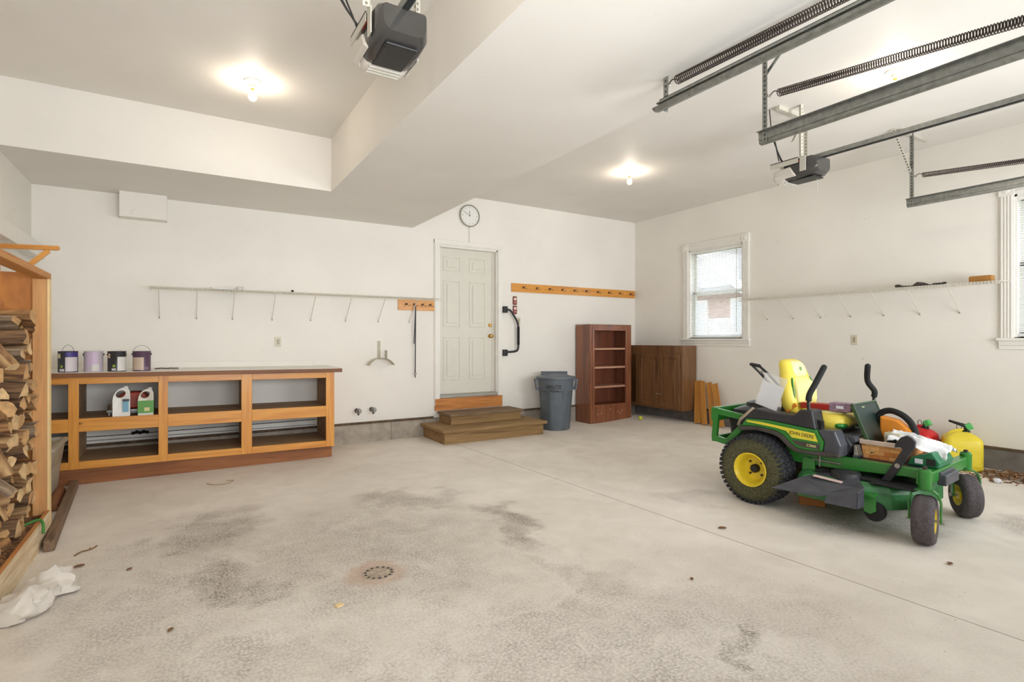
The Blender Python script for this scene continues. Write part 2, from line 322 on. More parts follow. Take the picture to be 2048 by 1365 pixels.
# ------------------------------------------------------------------ geometry builder
class G:
    def __init__(s): s.bm = bmesh.new(); s.mi = 0
    def _f(s, vs):
        try:
            f = s.bm.faces.new(vs); f.material_index = s.mi; return f
        except ValueError: return None
    def box(s, x0, x1, y0, y1, z0, z1, mi=None):
        if mi is not None: s.mi = mi
        v = [s.bm.verts.new((x, y, z)) for x in (x0, x1) for y in (y0, y1) for z in (z0, z1)]
        for q in ((0, 1, 3, 2), (4, 6, 7, 5), (0, 4, 5, 1), (2, 3, 7, 6), (0, 2, 6, 4), (1, 5, 7, 3)): s._f([v[i] for i in q])
        return v
    def obox(s, c, size, rot=(0, 0, 0), mi=None):
        n = len(s.bm.verts); h = [a / 2 for a in size]
        v = s.box(-h[0], h[0], -h[1], h[1], -h[2], h[2], mi)
        mt = Euler(rot).to_matrix()
        for q in v: q.co = mt @ q.co + Vector(c)
        return v
    def beam(s, p, q, w, h, up=(0, 0, 1), mi=None):
        """box bar from p to q with width w and height h"""
        p, q = Vector(p), Vector(q); d = (q - p); L = d.length; d.normalize()
        u = Vector(up)
        if abs(d.dot(u)) > .98: u = Vector((1, 0, 0))
        sd = d.cross(u).normalized(); u = sd.cross(d).normalized()
        if mi is not None: s.mi = mi
        v = [s.bm.verts.new(a + sd * (w / 2 * i) + u * (h / 2 * j)) for a in (p, q) for i in (-1, 1) for j in (-1, 1)]
        for t in ((0, 1, 3, 2), (4, 6, 7, 5), (0, 4, 5, 1), (2, 3, 7, 6), (0, 2, 6, 4), (1, 5, 7, 3)): s._f([v[i] for i in t])
        return v
    def prism(s, poly, axis, a0, a1, mi=None):
        """polygon in the plane across `axis`, extruded a0..a1 (x: (y,z), y: (x,z), z: (x,y))"""
        if mi is not None: s.mi = mi
        def P(p, a): return {'x': (a, p[0], p[1]), 'y': (p[0], a, p[1]), 'z': (p[0], p[1], a)}[axis]
        A = [s.bm.verts.new(P(p, a0)) for p in poly]; B = [s.bm.verts.new(P(p, a1)) for p in poly]
        s._f(A[::-1]); s._f(B); n = len(poly)
        for i in range(n): s._f([A[i], A[(i + 1) % n], B[(i + 1) % n], B[i]])
        return A + B
    def tube(s, pts, r, seg=8, mi=None, closed=False, cap=True):
        if mi is not None: s.mi = mi
        pts = [Vector(p) for p in pts]; n = len(pts); rings = []
        rr = r if isinstance(r, (list, tuple)) else [r] * n
        prev = None
        for i, p in enumerate(pts):
            a = pts[(i - 1) % n] if (closed or i > 0) else p; c = pts[(i + 1) % n] if (closed or i < n - 1) else p
            d = (c - a).normalized()
            if prev is None:
                u = Vector((0, 0, 1)) if abs(d.z) < .9 else Vector((1, 0, 0)); u = d.cross(u).normalized()
            else:
                u = (prev - d * prev.dot(d)).normalized()
            prev = u; w = d.cross(u)
            rings.append([s.bm.verts.new(p + (u * math.cos(2 * math.pi * k / seg) + w * math.sin(2 * math.pi * k / seg)) * rr[i]) for k in range(seg)])
        m = n if closed else n - 1
        for i in range(m):
            A, B = rings[i], rings[(i + 1) % n]
            for k in range(seg): s._f([A[k], A[(k + 1) % seg], B[(k + 1) % seg], B[k]])
        if cap and not closed: s._f(rings[0][::-1]); s._f(rings[-1])
        return [v for q in rings for v in q]
    def lathe(s, prof, seg=32, mi=None, center=(0, 0, 0), axis='z', sx=1, sy=1):
        """prof: list of (radius, height)"""
        if mi is not None: s.mi = mi
        rings = []; allv = []
        for (r, h) in prof:
            if r < 1e-6:
                rings.append([s.bm.verts.new((0, 0, h))])
            else:
                rings.append([s.bm.verts.new((r * sx * math.cos(2 * math.pi * k / seg), r * sy * math.sin(2 * math.pi * k / seg), h)) for k in range(seg)])
            allv += rings[-1]
        for A, B in zip(rings, rings[1:]):
            for k in range(seg):
                k2 = (k + 1) % seg
                if len(A) == 1 and len(B) == 1: continue
                if len(A) == 1: s._f([A[0], B[k2], B[k]])
                elif len(B) == 1: s._f([A[k], A[k2], B[0]])
                else: s._f([A[k], A[k2], B[k2], B[k]])
        mt = {'z': Matrix(), 'x': Matrix.Rotation(R(90), 4, 'Y'), 'y': Matrix.Rotation(R(-90), 4, 'X')}[axis]
        mt = Matrix.Translation(center) @ mt
        for v in allv: v.co = mt @ v.co
        return allv
    def loft(s, rings, mi=None, cap=True):
        if mi is not None: s.mi = mi
        rs = [[s.bm.verts.new(p) for p in r] for r in rings]; n = len(rs[0])
        for A, B in zip(rs, rs[1:]):
            for k in range(n): s._f([A[k], A[(k + 1) % n], B[(k + 1) % n], B[k]])
        if cap: s._f(rs[0][::-1]); s._f(rs[-1])
        return [v for r in rs for v in r]
    def sphere(s, c, r, seg=16, mi=None, sc=(1, 1, 1)):
        pr = [(r * math.sin(math.pi * i / (seg // 2)), -r * math.cos(math.pi * i / (seg // 2))) for i in range(seg // 2 + 1)]
        pr[0] = (0, -r); pr[-1] = (0, r)
        vs = s.lathe(pr, seg, mi)
        for v in vs: v.co = Vector((v.co.x * sc[0], v.co.y * sc[1], v.co.z * sc[2])) + Vector(c)
        return vs
    def xform(s, f):
        for v in s.bm.verts: v.co = Vector(f(v.co))
    def obj(s, name, mats, parent=None, bevel=0, smooth=False, subdiv=0, loc=None, rot=None, label=None, segs=2):
        me = bpy.data.meshes.new(name)
        bmesh.ops.recalc_face_normals(s.bm, faces=s.bm.faces[:])
        s.bm.to_mesh(me); s.bm.free()
        for m in (mats if isinstance(mats, list) else [mats]): me.materials.append(m)
        o = bpy.data.objects.new(name, me); COL.objects.link(o)
        if parent is not None: o.parent = parent
        if loc is not None: o.location = loc
        if rot is not None: o.rotation_euler = rot
        if smooth:
            for p in me.polygons: p.use_smooth = True
            if smooth == 'auto':
                try: me.set_sharp_from_angle(angle=R(40))
                except Exception: pass
        if bevel:
            md = o.modifiers.new('bevel', 'BEVEL'); md.width = bevel; md.segments = segs; md.limit_method = 'ANGLE'; md.angle_limit = R(40)
        if subdiv:
            md = o.modifiers.new('subdivision', 'SUBSURF'); md.levels = subdiv; md.render_levels = subdiv
        if label: o['label'] = label
        return o
def thing(name, label, cat, loc=(0, 0, 0), rotz=0, group=None, kind=None):
    o = bpy.data.objects.new(name, None); COL.objects.link(o); o.empty_display_size = .1
    o.location = loc; o.rotation_euler = (0, 0, rotz); o['label'] = label; o['category'] = cat
    if group: o['group'] = group
    if kind: o['kind'] = kind
    return o
def tag(o, label, cat, group=None, kind=None):
    o['label'] = label; o['category'] = cat
    if group: o['group'] = group
    if kind: o['kind'] = kind
    return o
def struct(g, name, mats, label, cat, **kw):
    o = g.obj(name, mats, **kw); return tag(o, label, cat, None, 'structure')
def sthing(name, label, cat, loc=(0, 0, 0)): return thing(name, label, cat, loc, 0, None, 'structure')
def text(s, name, parent, loc, rot, size, mat, ext=.0006, align='CENTER', shear=0, sx=1):
    c = bpy.data.curves.new(name, 'FONT'); c.body = s; c.size = size; c.extrude = ext; c.align_x = align; c.align_y = 'CENTER'; c.shear = shear
    c.materials.append(mat); o = bpy.data.objects.new(name, c); COL.objects.link(o); o.parent = parent
    me = bpy.data.meshes.new_from_object(o); me.name = name; bpy.data.objects.remove(o)
    o = bpy.data.objects.new(name, me); COL.objects.link(o); o.parent = parent
    o.location = loc; o.rotation_euler = rot; o.scale = (sx, 1, 1); return o
def copy_tree(o, parent=None, label=None, name=None):
    c = o.copy(); COL.objects.link(c); c.parent = parent
    if label: c['label'] = label
    for ch in list(o.children): copy_tree(ch, c)
    return c
def rr_path(pts, r=.03, n=4):
    """round the corners of a polyline"""
    out = [Vector(pts[0])]
    for a, b, c in zip(pts, pts[1:], pts[2:]):
        a, b, c = Vector(a), Vector(b), Vector(c)
        d1 = min(r, (a - b).length / 2); d2 = min(r, (c - b).length / 2)
        p = b + (a - b).normalized() * d1; q = b + (c - b).normalized() * d2
        for i in range(n + 1):
            t = i / n; out.append(p * (1 - t) ** 2 + b * 2 * t * (1 - t) + q * t * t)
    out.append(Vector(pts[-1])); return out
def base_of(p):
    v = Vector((0, 0, 0))
    while p is not None: v += p.location; p = p.parent
    return v
def W(g, name, mats, parent, **kw):
    """geometry given in room coordinates, linked under an unrotated parent"""
    b = base_of(parent)
    for v in g.bm.verts: v.co -= b
    return g.obj(name, mats, parent, **kw)

# ================================================================== the room
# floor (rises slightly to the right wall)
g = G()
xs = [LX - .1, 5.5] + [5.5 + 1.15 * i / 8 for i in range(1, 9)] + [RX + .1]
va = [[g.bm.verts.new((x, y, fz(x))) for y in (FY - .1, BY + .1)] for x in xs]
for a, b in zip(va, va[1:]): g._f([a[0], b[0], b[1], a[1]])
vb = [[g.bm.verts.new((x, y, -.15)) for y in (FY - .1, BY + .1)] for x in (xs[0], xs[-1])]
g._f([vb[0][0], vb[0][1], vb[1][1], vb[1][0]])
struct(g, 'floor', M['floor'], 'stained pale concrete garage floor with a long straight joint', 'floor', smooth=True)
# ceiling
g = G(); g.box(LX - .1, RX + .1, FY - .1, BY + .1, CZ, CZ + .1)
struct(g, 'ceiling', M['ceil'], 'flat off-white garage ceiling with bare bulbs', 'ceiling')
g = G(); g.prism([(LX - .02, 5.60), (1.30, 5.60), (1.30, FY - .02), (2.655, FY - .02), (2.655, BY + .02), (LX - .02, BY + .02)], 'z', SZ, CZ + .02)
struct(g, 'trim_1', M['ceil'], 'dropped L-shaped soffit boxed below the ceiling over the workbench', 'soffit')
g = G(); g.box(-.53, -.125, BY - .16, BY + .02, 2.57, SZ + .02)
struct(g, 'trim_2', M['wall'], 'small boxed duct under the soffit on the back wall', 'duct box')
# walls
DX0, DX1, DZ0, DZ1 = 3.04, 3.98, .50, 2.63          # door opening
g = G()
g.box(LX - .12, DX0, BY, BY + .14, .24, CZ); g.box(DX1, RX + .12, BY, BY + .14, .24, CZ)
g.box(DX0, DX1, BY, BY + .14, DZ1, CZ); g.box(DX0, DX1, BY, BY + .14, .24, DZ0)
struct(g, 'wall_back', M['wall'], 'white back wall with the door and the wooden steps', 'wall')
g = G(); g.box(LX - .02, RX + .02, BY - .015, BY + .14, -.05, .235, 0)
for x in (.6, 2.35, 3.0, 4.9): g.box(x, x + .004, BY - .017, BY, 0, .235, 1)
g.box(LX, 2.95, BY - .03, BY + .1, .235, .262, 1); g.box(4.05, RX, BY - .03, BY + .1, .235, .262, 1)
struct(g, 'baseboard_back', [M['curb'], M['sill_plate']], 'low concrete foundation strip along the back wall', 'foundation strip')
WINS = [(4.73, 5.68, 1.34, 2.70), (.88, 1.83, 1.34, 2.70)]
g = G()
ys = [FY - .1, .88, 1.83, 4.73, 5.68, BY + .14]
for i, (a, b) in enumerate(zip(ys, ys[1:])):
    if i in (1, 3): g.box(RX, RX + .14, a, b, .25, 1.34); g.box(RX, RX + .14, a, b, 2.70, CZ)
    else: g.box(RX, RX + .14, a, b, .25, CZ)
struct(g, 'wall_right', M['wall'], 'white right wall with two windows and a wire shelf', 'wall')
g = G(); g.box(RX - .012, RX + .14, FY, BY, -.05, .25, 0); g.box(RX - .02, RX + .1, FY, BY, .25, .272, 1)
struct(g, 'baseboard_right', [M['curb_dark'], M['sill_plate']], 'dark grey concrete foundation strip along the right wall', 'foundation strip')
g = G(); g.box(LX - .14, LX, FY - .1, BY + .14, 0, CZ)
struct(g, 'wall_left', M['wall'], 'white left wall behind the firewood rack', 'wall')
g = G(); g.box(LX, LX + .095, FY, BY, 2.10, 2.235)
struct(g, 'trim_3', M['trimw'], 'boxed white ledge running high along the left wall', 'ledge', bevel=.004)
g = G(); g.box(LX, LX + .012, FY, 5.6, 2.235, 2.36)
struct(g, 'trim_4', M['trimw'], 'thin flat board above the ledge on the left wall', 'board')
# front wall with two garage doors behind the camera
g = G()
for a, b in ((LX, -.45), (2.27, 3.40), (6.14, RX)): g.box(a, b, FY - .12, FY, 0, CZ)
for a, b in ((-.45, 2.27), (3.40, 6.14)): g.box(a, b, FY - .12, FY, 2.45, CZ)
struct(g, 'wall_front', M['wall'], 'white front wall around the two garage doors', 'wall')
for n, (a, b) in enumerate(((-.45, 2.27), (3.40, 6.14))):
    t = sthing('door_%d' % (n + 2), 'sectional garage door with a wide window band, %s bay' % ('left' if n == 0 else 'right'), 'garage door', (a, FY - .06, 0))
    g = G()
    for z0, z1 in ((.0, .46), (.48, .94), (2.06, 2.45)): g.box(a, b, FY - .08, FY - .04, z0, z1)
    W(g, 'door_panel', M['doorw'], t, bevel=.004)
    g = G()
    for k in range(5):
        x = a + (b - a - .06) * k / 4; g.box(x, x + .06, FY - .08, FY - .04, .94, 2.06)
    W(g, 'window_frame', M['doorw'], t)  # window band added as an opening for the fill lamp

# ---- entry door
t = sthing('door_1', 'off-white six-panel door at the top of the wooden steps', 'door', (3.5, BY, .5))
g = G()
for a, b in ((2.965, 3.045), (3.975, 4.055)):
    g.box(a, b, BY - .022, BY + .002, .40, 2.635); g.box(a + .01, b - .01, BY - .03, BY, .40, 2.635)
g.box(2.965, 4.055, BY - .022, BY + .002, 2.635, 2.71); g.box(2.965, 4.055, BY - .03, BY, 2.65, 2.70)
W(g, 'casing', M['trimw'], t, bevel=.003)
g = G(); g.box(3.04, 3.06, BY, BY + .14, .5, 2.63); g.box(3.96, 3.98, BY, BY + .14, .5, 2.63); g.box(3.04, 3.98, BY, BY + .14, 2.61, 2.63)
g.box(3.06, 3.08, BY + .085, BY + .098, .55, 2.61); g.box(3.94, 3.96, BY + .085, BY + .098, .55, 2.61)
W(g, 'jamb', M['trimw'], t)
g = G(); g.box(3.04, 3.98, BY - .02, BY + .20, .50, .545)
W(g, 'threshold', M['zinc'], t, bevel=.004, label='worn metal threshold')
# leaf with raised panels
g = G(); yf = BY + .10
g.box(3.06, 3.96, yf, yf + .045, .546, 2.612)
leaf = W(g, 'door_leaf', M['doorw'], t, bevel=.002)
for (z0, z1) in ((2.29, 2.50), (1.50, 2.16), (.74, 1.36)):
    for (x0, x1) in ((3.15, 3.42), (3.56, 3.83)):
        g = G()
        for a0, a1, c0, c1 in ((x0 + .02, x1 - .02, z0, z0 + .02), (x0 + .02, x1 - .02, z1 - .02, z1), (x0, x0 + .02, z0, z1), (x1 - .02, x1, z0, z1)):
            g.box(a0, a1, yf - .008, yf + .001, c0, c1)
        g.box(x0 + .055, x1 - .055, yf - .011, yf + .001, z0 + .055, z1 - .055)
        W(g, 'raised_panel', M['doorw'], leaf, bevel=.004)
g = G(); g.lathe([(0, -.075), (.02, -.074), (.029, -.06), (.027, -.045), (.013, -.035), (.012, -.01), (.03, -.006), (.03, 0)], 20, center=(3.905, yf, 1.37), axis='y')
W(g, 'door_knob', M['brass'], t, smooth=True)
g = G(); g.lathe([(0, -.022), (.018, -.022), (.026, -.012), (.028, 0)], 20, center=(3.905, yf, 1.53), axis='y'); g.box(3.90, 3.91, yf - .035, yf - .02, 1.515, 1.545)
W(g, 'deadbolt', M['brass'], t, smooth='auto')
g = G(); g.box(2.975, 4.045, BY - .032, BY - .001, .335, .498)
struct(g, 'trim_5', M['kick'], 'scuffed orange wooden board under the door threshold', 'kick board', bevel=.003)

# ---- windows with blinds
def window(n, y0, y1, z0, z1, label):
    t = sthing('window_%d' % n, label, 'window', (RX, (y0 + y1) / 2, z0))
    g = G(); c = .105
    for a, b in ((y0 - c, y0), (y1, y1 + c)):
        g.box(RX - .018, RX + .002, a, b, z0 - .03, z1 + .0)
        for k in range(4): g.box(RX - .026, RX - .016, a + .012 + k * .024, a + .022 + k * .024, z0 - .03, z1)
    g.box(RX - .018, RX + .002, y0, y1, z1, z1 + c); g.box(RX - .026, RX - .016, y0, y1, z1 + .02, z1 + .035); g.box(RX - .026, RX - .016, y0, y1, z1 + .06, z1 + .08)
    for a, b in ((y0 - c - .006, y0 + .004), (y1 - .004, y1 + c + .006)):
        g.box(RX - .03, RX + .002, a, b, z1 - .006, z1 + c + .008); g.lathe([(0, -.006), (.02, -.006), (.035, 0)], 16, center=(RX - .03, (a + b) / 2, z1 + c / 2), axis='x')
    W(g, 'window_casing', M['trimw'], t, bevel=.002)
    g = G(); g.box(RX - .05, RX + .05, y0 - c - .02, y1 + c + .02, z0 - .035, z0 - .008)
    W(g, 'window_sill', M['trimw'], t, bevel=.006)
    g = G(); g.prism([(RX + .001, z0 - .035), (RX - .03, z0 - .035), (RX - .026, z0 - .075), (RX - .016, z0 - .085), (RX - .016, z0 - .115), (RX + .001, z0 - .12)], 'y', y0 - c - .005, y1 + c + .005)
    W(g, 'window_apron', M['trimw'], t)
    g = G(); zm = (z0 + z1) / 2 + .01
    g.box(RX, RX + .14, y0, y0 + .02, z0 - .01, z1); g.box(RX, RX + .14, y1 - .02, y1, z0 - .01, z1); g.box(RX, RX + .14, y0, y1, z1 - .02, z1); g.box(RX, RX + .14, y0, y1, z0 - .03, z0)
    W(g, 'window_jamb', M['trimw'], t)
    for k, (a, b) in enumerate(((z0, zm + .02), (zm - .02, z1 - .02))):
        xx = RX + .075 + .03 * k
        g = G(); g.box(xx, xx + .03, y0 + .02, y0 + .065, a, b); g.box(xx, xx + .03, y1 - .065, y1 - .02, a, b)
        g.box(xx, xx + .03, y0 + .02, y1 - .02, a, a + .045); g.box(xx, xx + .03, y0 + .02, y1 - .02, b - .04, b)
        s = W(g, 'window_sash', M['white'], t)
        g = G(); g.box(xx + .012, xx + .016, y0 + .06, y1 - .06, a + .04, b - .035); W(g, 'window_pane', M['glass'], s)
    g = G(); g.box(RX + .01, RX + .045, y0 + .022, y1 - .022, z1 - .055, z1 - .022)
    bl = W(g, 'blind_headrail', M['white'], t)
    g = G(); nz = 58
    for k in range(nz):
        z = z0 + .03 + (z1 - z0 - .10) * k / (nz - 1)
        g.obox((RX + .028, (y0 + y1) / 2, z), (.025, y1 - y0 - .05, .0012), (0, R(-30), 0))
    for yy in (y0 + .14, y1 - .14): g.tube([(RX + .028, yy, z0 + .02), (RX + .028, yy, z1 - .05)], .0012, 4)
    W(g, 'blind_slats', M['blind'], bl)
    g = G(); g.box(RX + .014, RX + .042, y0 + .025, y1 - .025, z0 + .006, z0 + .02); W(g, 'blind_bottom_rail', M['white'], bl)
    g = G(); g.tube([(RX + .008, y0 + .11, z1 - .05), (RX + .004, y0 + .11, z0 + .09)], .004, 6); W(g, 'blind_wand', M['clockrim'], bl)
window(1, *WINS[0], 'double-hung window with white mini blinds above the walnut cabinet')
window(2, *WINS[1], 'window with white mini blinds at the right end of the wire shelf')

# ---- outside: lawn and the neighbour house seen through the blinds
g = G(); g.box(RX + .3, 40, -14, 30, -.3, -.2)
struct(g, 'ground', M['grass'], 'pale lawn outside the windows', 'ground')
t = thing('house', 'pale gabled house with a brick band across the lawn outside the window', 'house', (15, 10, -.2))
g = G(); g.box(13.5, 19, 5.0, 17, -.2, 1.95); W(g, 'lower_wall', M['white'], t)
g = G(); g.box(13.5, 19, 5.0, 17, 1.95, 2.72); W(g, 'brick_band', M['brick'], t)
g = G(); g.prism([(9.3, 2.72), (12.7, 2.72), (11.0, 4.1)], 'x', 13.4, 16); W(g, 'gable', plain('pale_siding', (206, 208, 210), .7), t)
g = G(); g.beam((13.3, 9.15, 2.6), (13.3, 11.0, 4.18), .35, .14); g.beam((13.3, 12.85, 2.6), (13.3, 11.0, 4.18), .35, .14); W(g, 'rake_board', M['white'], t)
g = G(); g.prism([(13.2, 2.66), (17, 4.9), (17, 5.0), (13.15, 2.74)], 'y', 4.6, 17.4); W(g, 'roof', M['shingle'], t)
for y in (7.2, 8.9, 10.6, 12.3):
    g = G(); g.box(13.42, 13.5, y, y + .9, .9, 2.5); f = W(g, 'house_window', M['white'], t)
    g = G(); g.box(13.41, 13.425, y + .1, y + .8, 1.0, 2.4); W(g, 'pane', plain('house_pane', (190, 200, 208), .2), f)

# ================================================================== ceiling lights
def bulb_light(x, y, label, first=None):
    t = thing('ceiling_light', label, 'ceiling light', (x, y, CZ), 0, 'bare bulb ceiling lights')
    g = G(); g.lathe([(0, 0), (.062, 0), (.064, -.008), (.056, -.02), (.04, -.026), (.026, -.03), (.024, -.05), (.019, -.056), (0, -.056)], 28)
    g.obj('lampholder', M['ceramic'], t, smooth='auto')
    g = G(); g.lathe([(0, -.052), (.0135, -.052), (.0135, -.076), (0, -.077)], 16); g.obj('screw_cap', M['brass'], t, smooth='auto')
    g = G(); g.lathe([(.013, -.076), (.016, -.084), (.026, -.105), (.03, -.122), (.027, -.138), (.016, -.15), (0, -.153)], 14)
    bb = g.obj('light_bulb', M['bulb_glass'], t, smooth=True)
    g = G(); g.sphere((0, 0, -.118), .012, 10); g.obj('glowing_core', M['bulb'], bb, smooth=True)
    return t
bulb_light(.482, 4.686, 'lit bare bulb in a white holder inside the recessed ceiling by the large opener')
bulb_light(4.646, 4.799, 'lit bare bulb in a white holder on the ceiling in front of the back wall')
bulb_light(.482, 1.75, 'lit bare bulb in the recessed ceiling nearest the garage door, before the large opener')
bulb_light(4.619, 1.937, 'lit bare bulb in a white holder between the garage door tracks')

# ================================================================== garage door hardware
def perforated(g, p, q, w=.032, th=.003, up=(1, 0, 0), holes=True):
    """slotted angle: an L of two strips with small dark slot plugs"""
    p, q = Vector(p), Vector(q); d = (q - p).normalized(); u = Vector(up); s = d.cross(u).normalized(); u = s.cross(d).normalized()
    g.beam(p + s * w / 2, q + s * w / 2, w, th, up, 0)
    g.beam(p + u * w / 2, q + u * w / 2, th, w, up, 0)
    if holes:
        n = int((q - p).length / .03)
        for k in range(n):
            c = p + d * (.015 + k * .03)
            for cc, hh, ww in ((c + s * w / 2, th * 1.6, .011), (c + u * w / 2, .011, th * 1.6)):
                g.beam(cc - d * .0065, cc + d * .0065, ww, hh, up, 1)
M['slot'] = plain('slot_shadow', (70, 66, 62), .8)
M['slot_l'] = plain('slot_shadow_light', (126, 118, 106), .8)
TZ = 2.635
def track(x, yend, side, label, hang_top, flip=1):
    t = thing('door_track', label, 'garage door track', (x, yend, TZ), 0, 'garage door tracks')
    # C-section track
    o = .028 * side
    sec = [(-.028, .05), (-.028, .0), (.0, -.006), (.022, 0), (.028, .012), (.026, .014), (.02, .004), (0, -.003), (-.025, .003), (-.025, .044), (-.004, .044), (-.004, .05)]
    g = G(); g.prism([(a * side, b) for a, b in sec], 'y', -(yend - FY) + .35, 0)
    g.obj('track_rail', M['galv'], t)
    g = G(); g.box(min(-.03 * side, -.033 * side), max(-.03 * side, -.033 * side), -(yend - FY) + .35, 0, .02, .075); g.box(min(-.03 * side, -.062 * side), max(-.03 * side, -.062 * side), -(yend - FY) + .35, 0, .072, .075)
    g.obj('stiffener_angle', M['galv'], t)
    g = G(); perforated(g, (-.034 * side, -.03, .0), (-.034 * side, -.03, hang_top - TZ), .034, .003, (0, -1, 0))
    h = g.obj('hanger', [M['galv'], M['slot']], t)
    g = G()
    for dz in (.03, .06): g.lathe([(0, -.01), (.008, -.01), (.008, .006), (0, .006)], 6, center=(-.036 * side, -.045, dz), axis='x')
    g.obj('bolt', M['zinc'], h)
    return t
t1 = track(2.334, 2.20, -1, 'galvanized garage door track hung under the soffit edge', SZ)
t2 = track(3.344, 2.20, 1, 'galvanized garage door track hung from the ceiling left of the smaller opener', CZ)
t3 = track(6.16, 2.47, 1, 'galvanized garage door track nearest the right wall', CZ)
g = G(); g.beam((.0, -.02, .45), (.02, -.28, CZ - TZ), .022, .004, (1, 0, 0)); g.obj('diagonal_brace', M['galv'], t2)
g = G(); perforated(g, (-.02, -.02, .32), (-.30, .02, CZ - TZ), .03, .003, (0, -1, 0)); g.obj('diagonal_brace', [M['galv_l'], M['slot']], t3)
g = G(); g.box(-.25, .3, -.05, -.02, CZ - TZ - .03, CZ - TZ); g.obj('ceiling_angle', M['galv_l'], t3)

def spring(x, ya, za, yb, zb, label, r=.024):
    t = thing('extension_spring', label, 'spring', (x, ya, za), 0, 'garage door springs')
    p = Vector((0, 0, 0)); q = Vector((0, yb - ya, zb - za)); L = (q - p).length; d = q.normalized()
    pitch = .0125; turns = int((L - .10) / pitch); per = 9
    u = Vector((1, 0, 0)); w = d.cross(u); pts = []
    for i in range(turns * per + 1):
        a = 2 * math.pi * i / per; pts.append(d * (.06 + pitch * i / per) + (u * math.cos(a) + w * math.sin(a)) * r)
    g = G(); g.tube(pts, .0033, 5); g.obj('coil', M['spring'], t, smooth=True)
    g = G(); g.tube(rr_path([(0, -.005, 0), (0, -.03, .02), (0, -.065, 0) , (r * .8, -.068, 0)], .02, 4), .0035, 6); g.obj('hook_end', M['spring'], t, smooth=True)
    g = G(); g.tube([(0, .03, 0), (0, -.01, 0)], .006, 8); g.tube([(-.02, .005, 0), (.02, .005, 0)], .007, 6); g.obj('eye_bolt', M['zinc'], t, smooth='auto')
    return t
spring(2.385, 2.15, 2.785, -.35, 2.74, 'dark coil spring along the underside of the soffit')
spring(3.328, 2.13, 2.94, -.35, 2.66, 'dark coil spring hanging above the middle door track')
spring(6.142, 2.40, 2.925, -.35, 2.66, 'dark coil spring above the track nearest the right wall', .022)

def opener(x, y, z, label, big=True, txt='Overhead'):
    """motor head hung from the ceiling; its rail runs to the front wall"""
    t = thing('garage_door_opener', label, 'garage door opener', (x, y, z), 0, 'garage door openers')
    w, l, h = .155, .19, .085
    # grey-black hood: lofted rounded section along y
    def sec(yy, sw, zt, zb, r=.05):
        pts = []
        for (cx, cz, a0) in ((sw - r, zt - .015, 0), (-(sw - r), zt - .015, 90), (-(sw - r), zb + r, 180), (sw - r, zb + r, 270)):
            rr = .015 if a0 < 180 else r
            ccx = (sw - rr) * (1 if cx > 0 else -1)
            for k in range(5):
                a = R(a0 + 90 * k / 4); pts.append((ccx + rr * math.cos(a), yy, cz + rr * math.sin(a)))
        return pts
    g = G(); g.loft([sec(-.19, .105, .075, -.045), sec(-.15, .125, .085, -.07), sec(.02, .135, .085, -.085), sec(.09, .13, .08, -.08)], 0)
    g.obj('housing', plain('opener_housing', (60, 58, 56), .25, var=.1, coat=.5), t, smooth='auto')
    g = G(); g.loft([sec(.085, .13, .03, -.078), sec(.13, .128, .03, -.09), sec(.19, .115, .02, -.085, .04), sec(.215, .09, .0, -.06, .03)], 0)
    c = g.obj('light_cover', plain('frosted_light_cover', (214, 206, 196), .35, var=.02), t, smooth='auto')
    for s in (-1, 1):
        g = G(); g.loft([[(s * a, b, c_) for a, b, c_ in q] for q in ([(.125, .03, .03), (.146, .03, .02), (.146, .0, -.04), (.125, -.03, -.07)], [(.125, .19, .02), (.155, .17, .01), (.155, .17, -.05), (.125, .18, -.075)])], 0)
        g.obj('light_cover', plain('frosted_light_cover_side', (206, 198, 188), .35, var=.02), t, bevel=.008)
    g = G()
    for k in range(3): g.box(-.085, .085, .1 + k * .03, .112 + k * .03, -.094, -.086)
    g.obj('vent_slot', M['galv_l'], c)
    g = G(); g.box(-.08, .08, -.15, .085, -.09, -.078); g.obj('lower_panel', M['black'], t, bevel=.01)
    g = G(); g.box(-.15, .15, -.05, .21, .083, .09); g.box(-.15, -.146, -.05, .21, .04, .09); g.box(.146, .15, -.05, .21, .04, .09); g.obj('chassis_plate', M['galv_l'], t)
    # name on the hood front
    text(txt, 'lettering', t, (-.1375, .0, .055), (R(90), 0, R(-90)), .028, plain('orange_red_lettering', (226, 86, 52), .4), .0006, shear=.25)
    g = G(); g.box(-.045, .045, .03, .033, -.0, .001)
    # hanging straps
    top = CZ - z
    for s in (-1, 1):
        yy = -.09 if s < 0 else .06
        g = G(); perforated(g, (s * .14, yy, .088), (s * .14, yy, top), .034, .003, (0, -1, 0) if s > 0 else (0, 1, 0)); g.obj('hanging_strap', [M['galv_l'], M['slot_l']], t)
        g = G(); g.box(s * .141 - .003, s * .141 + .003, yy - .025, yy + .03, -.04, .088); g.obj('side_bracket', M['galv_l'], t, bevel=.002)
    g = G(); perforated(g, (-.12, .03, .25), (.12, .06, top), .026, .003, (0, -1, 0)); g.obj('hanging_strap', [M['galv_l'], M['slot_l']], t)
    g = G(); g.box(-.32, .32, .015, .05, top - .035, top); g.obj('ceiling_angle', M['galv_l'], t)
    # rail to the door
    L = y - FY - .02
    g = G(); g.prism([(-.02, .075), (.02, .075), (.02, .112), (-.02, .112)], 'y', -L, -.10); g.obj('rail', M['galv'], t)
    g = G(); g.box(-.012, .012, -L, -.10, .068, .075); g.obj('drive_belt', M['black'], t)
    return t
o1 = opener(.90, 2.60, 2.80, 'large dark garage door opener with grey light covers, in the recessed ceiling')
o2 = opener(4.75, 2.73, 2.83, 'smaller-looking black and white garage door opener on the long rail by the right wall')
def cord(name, parent, pts, r, mat, loop=.04):
    g = G(); g.tube(pts, r, 7); return g.obj(name, mat, parent, smooth=True)
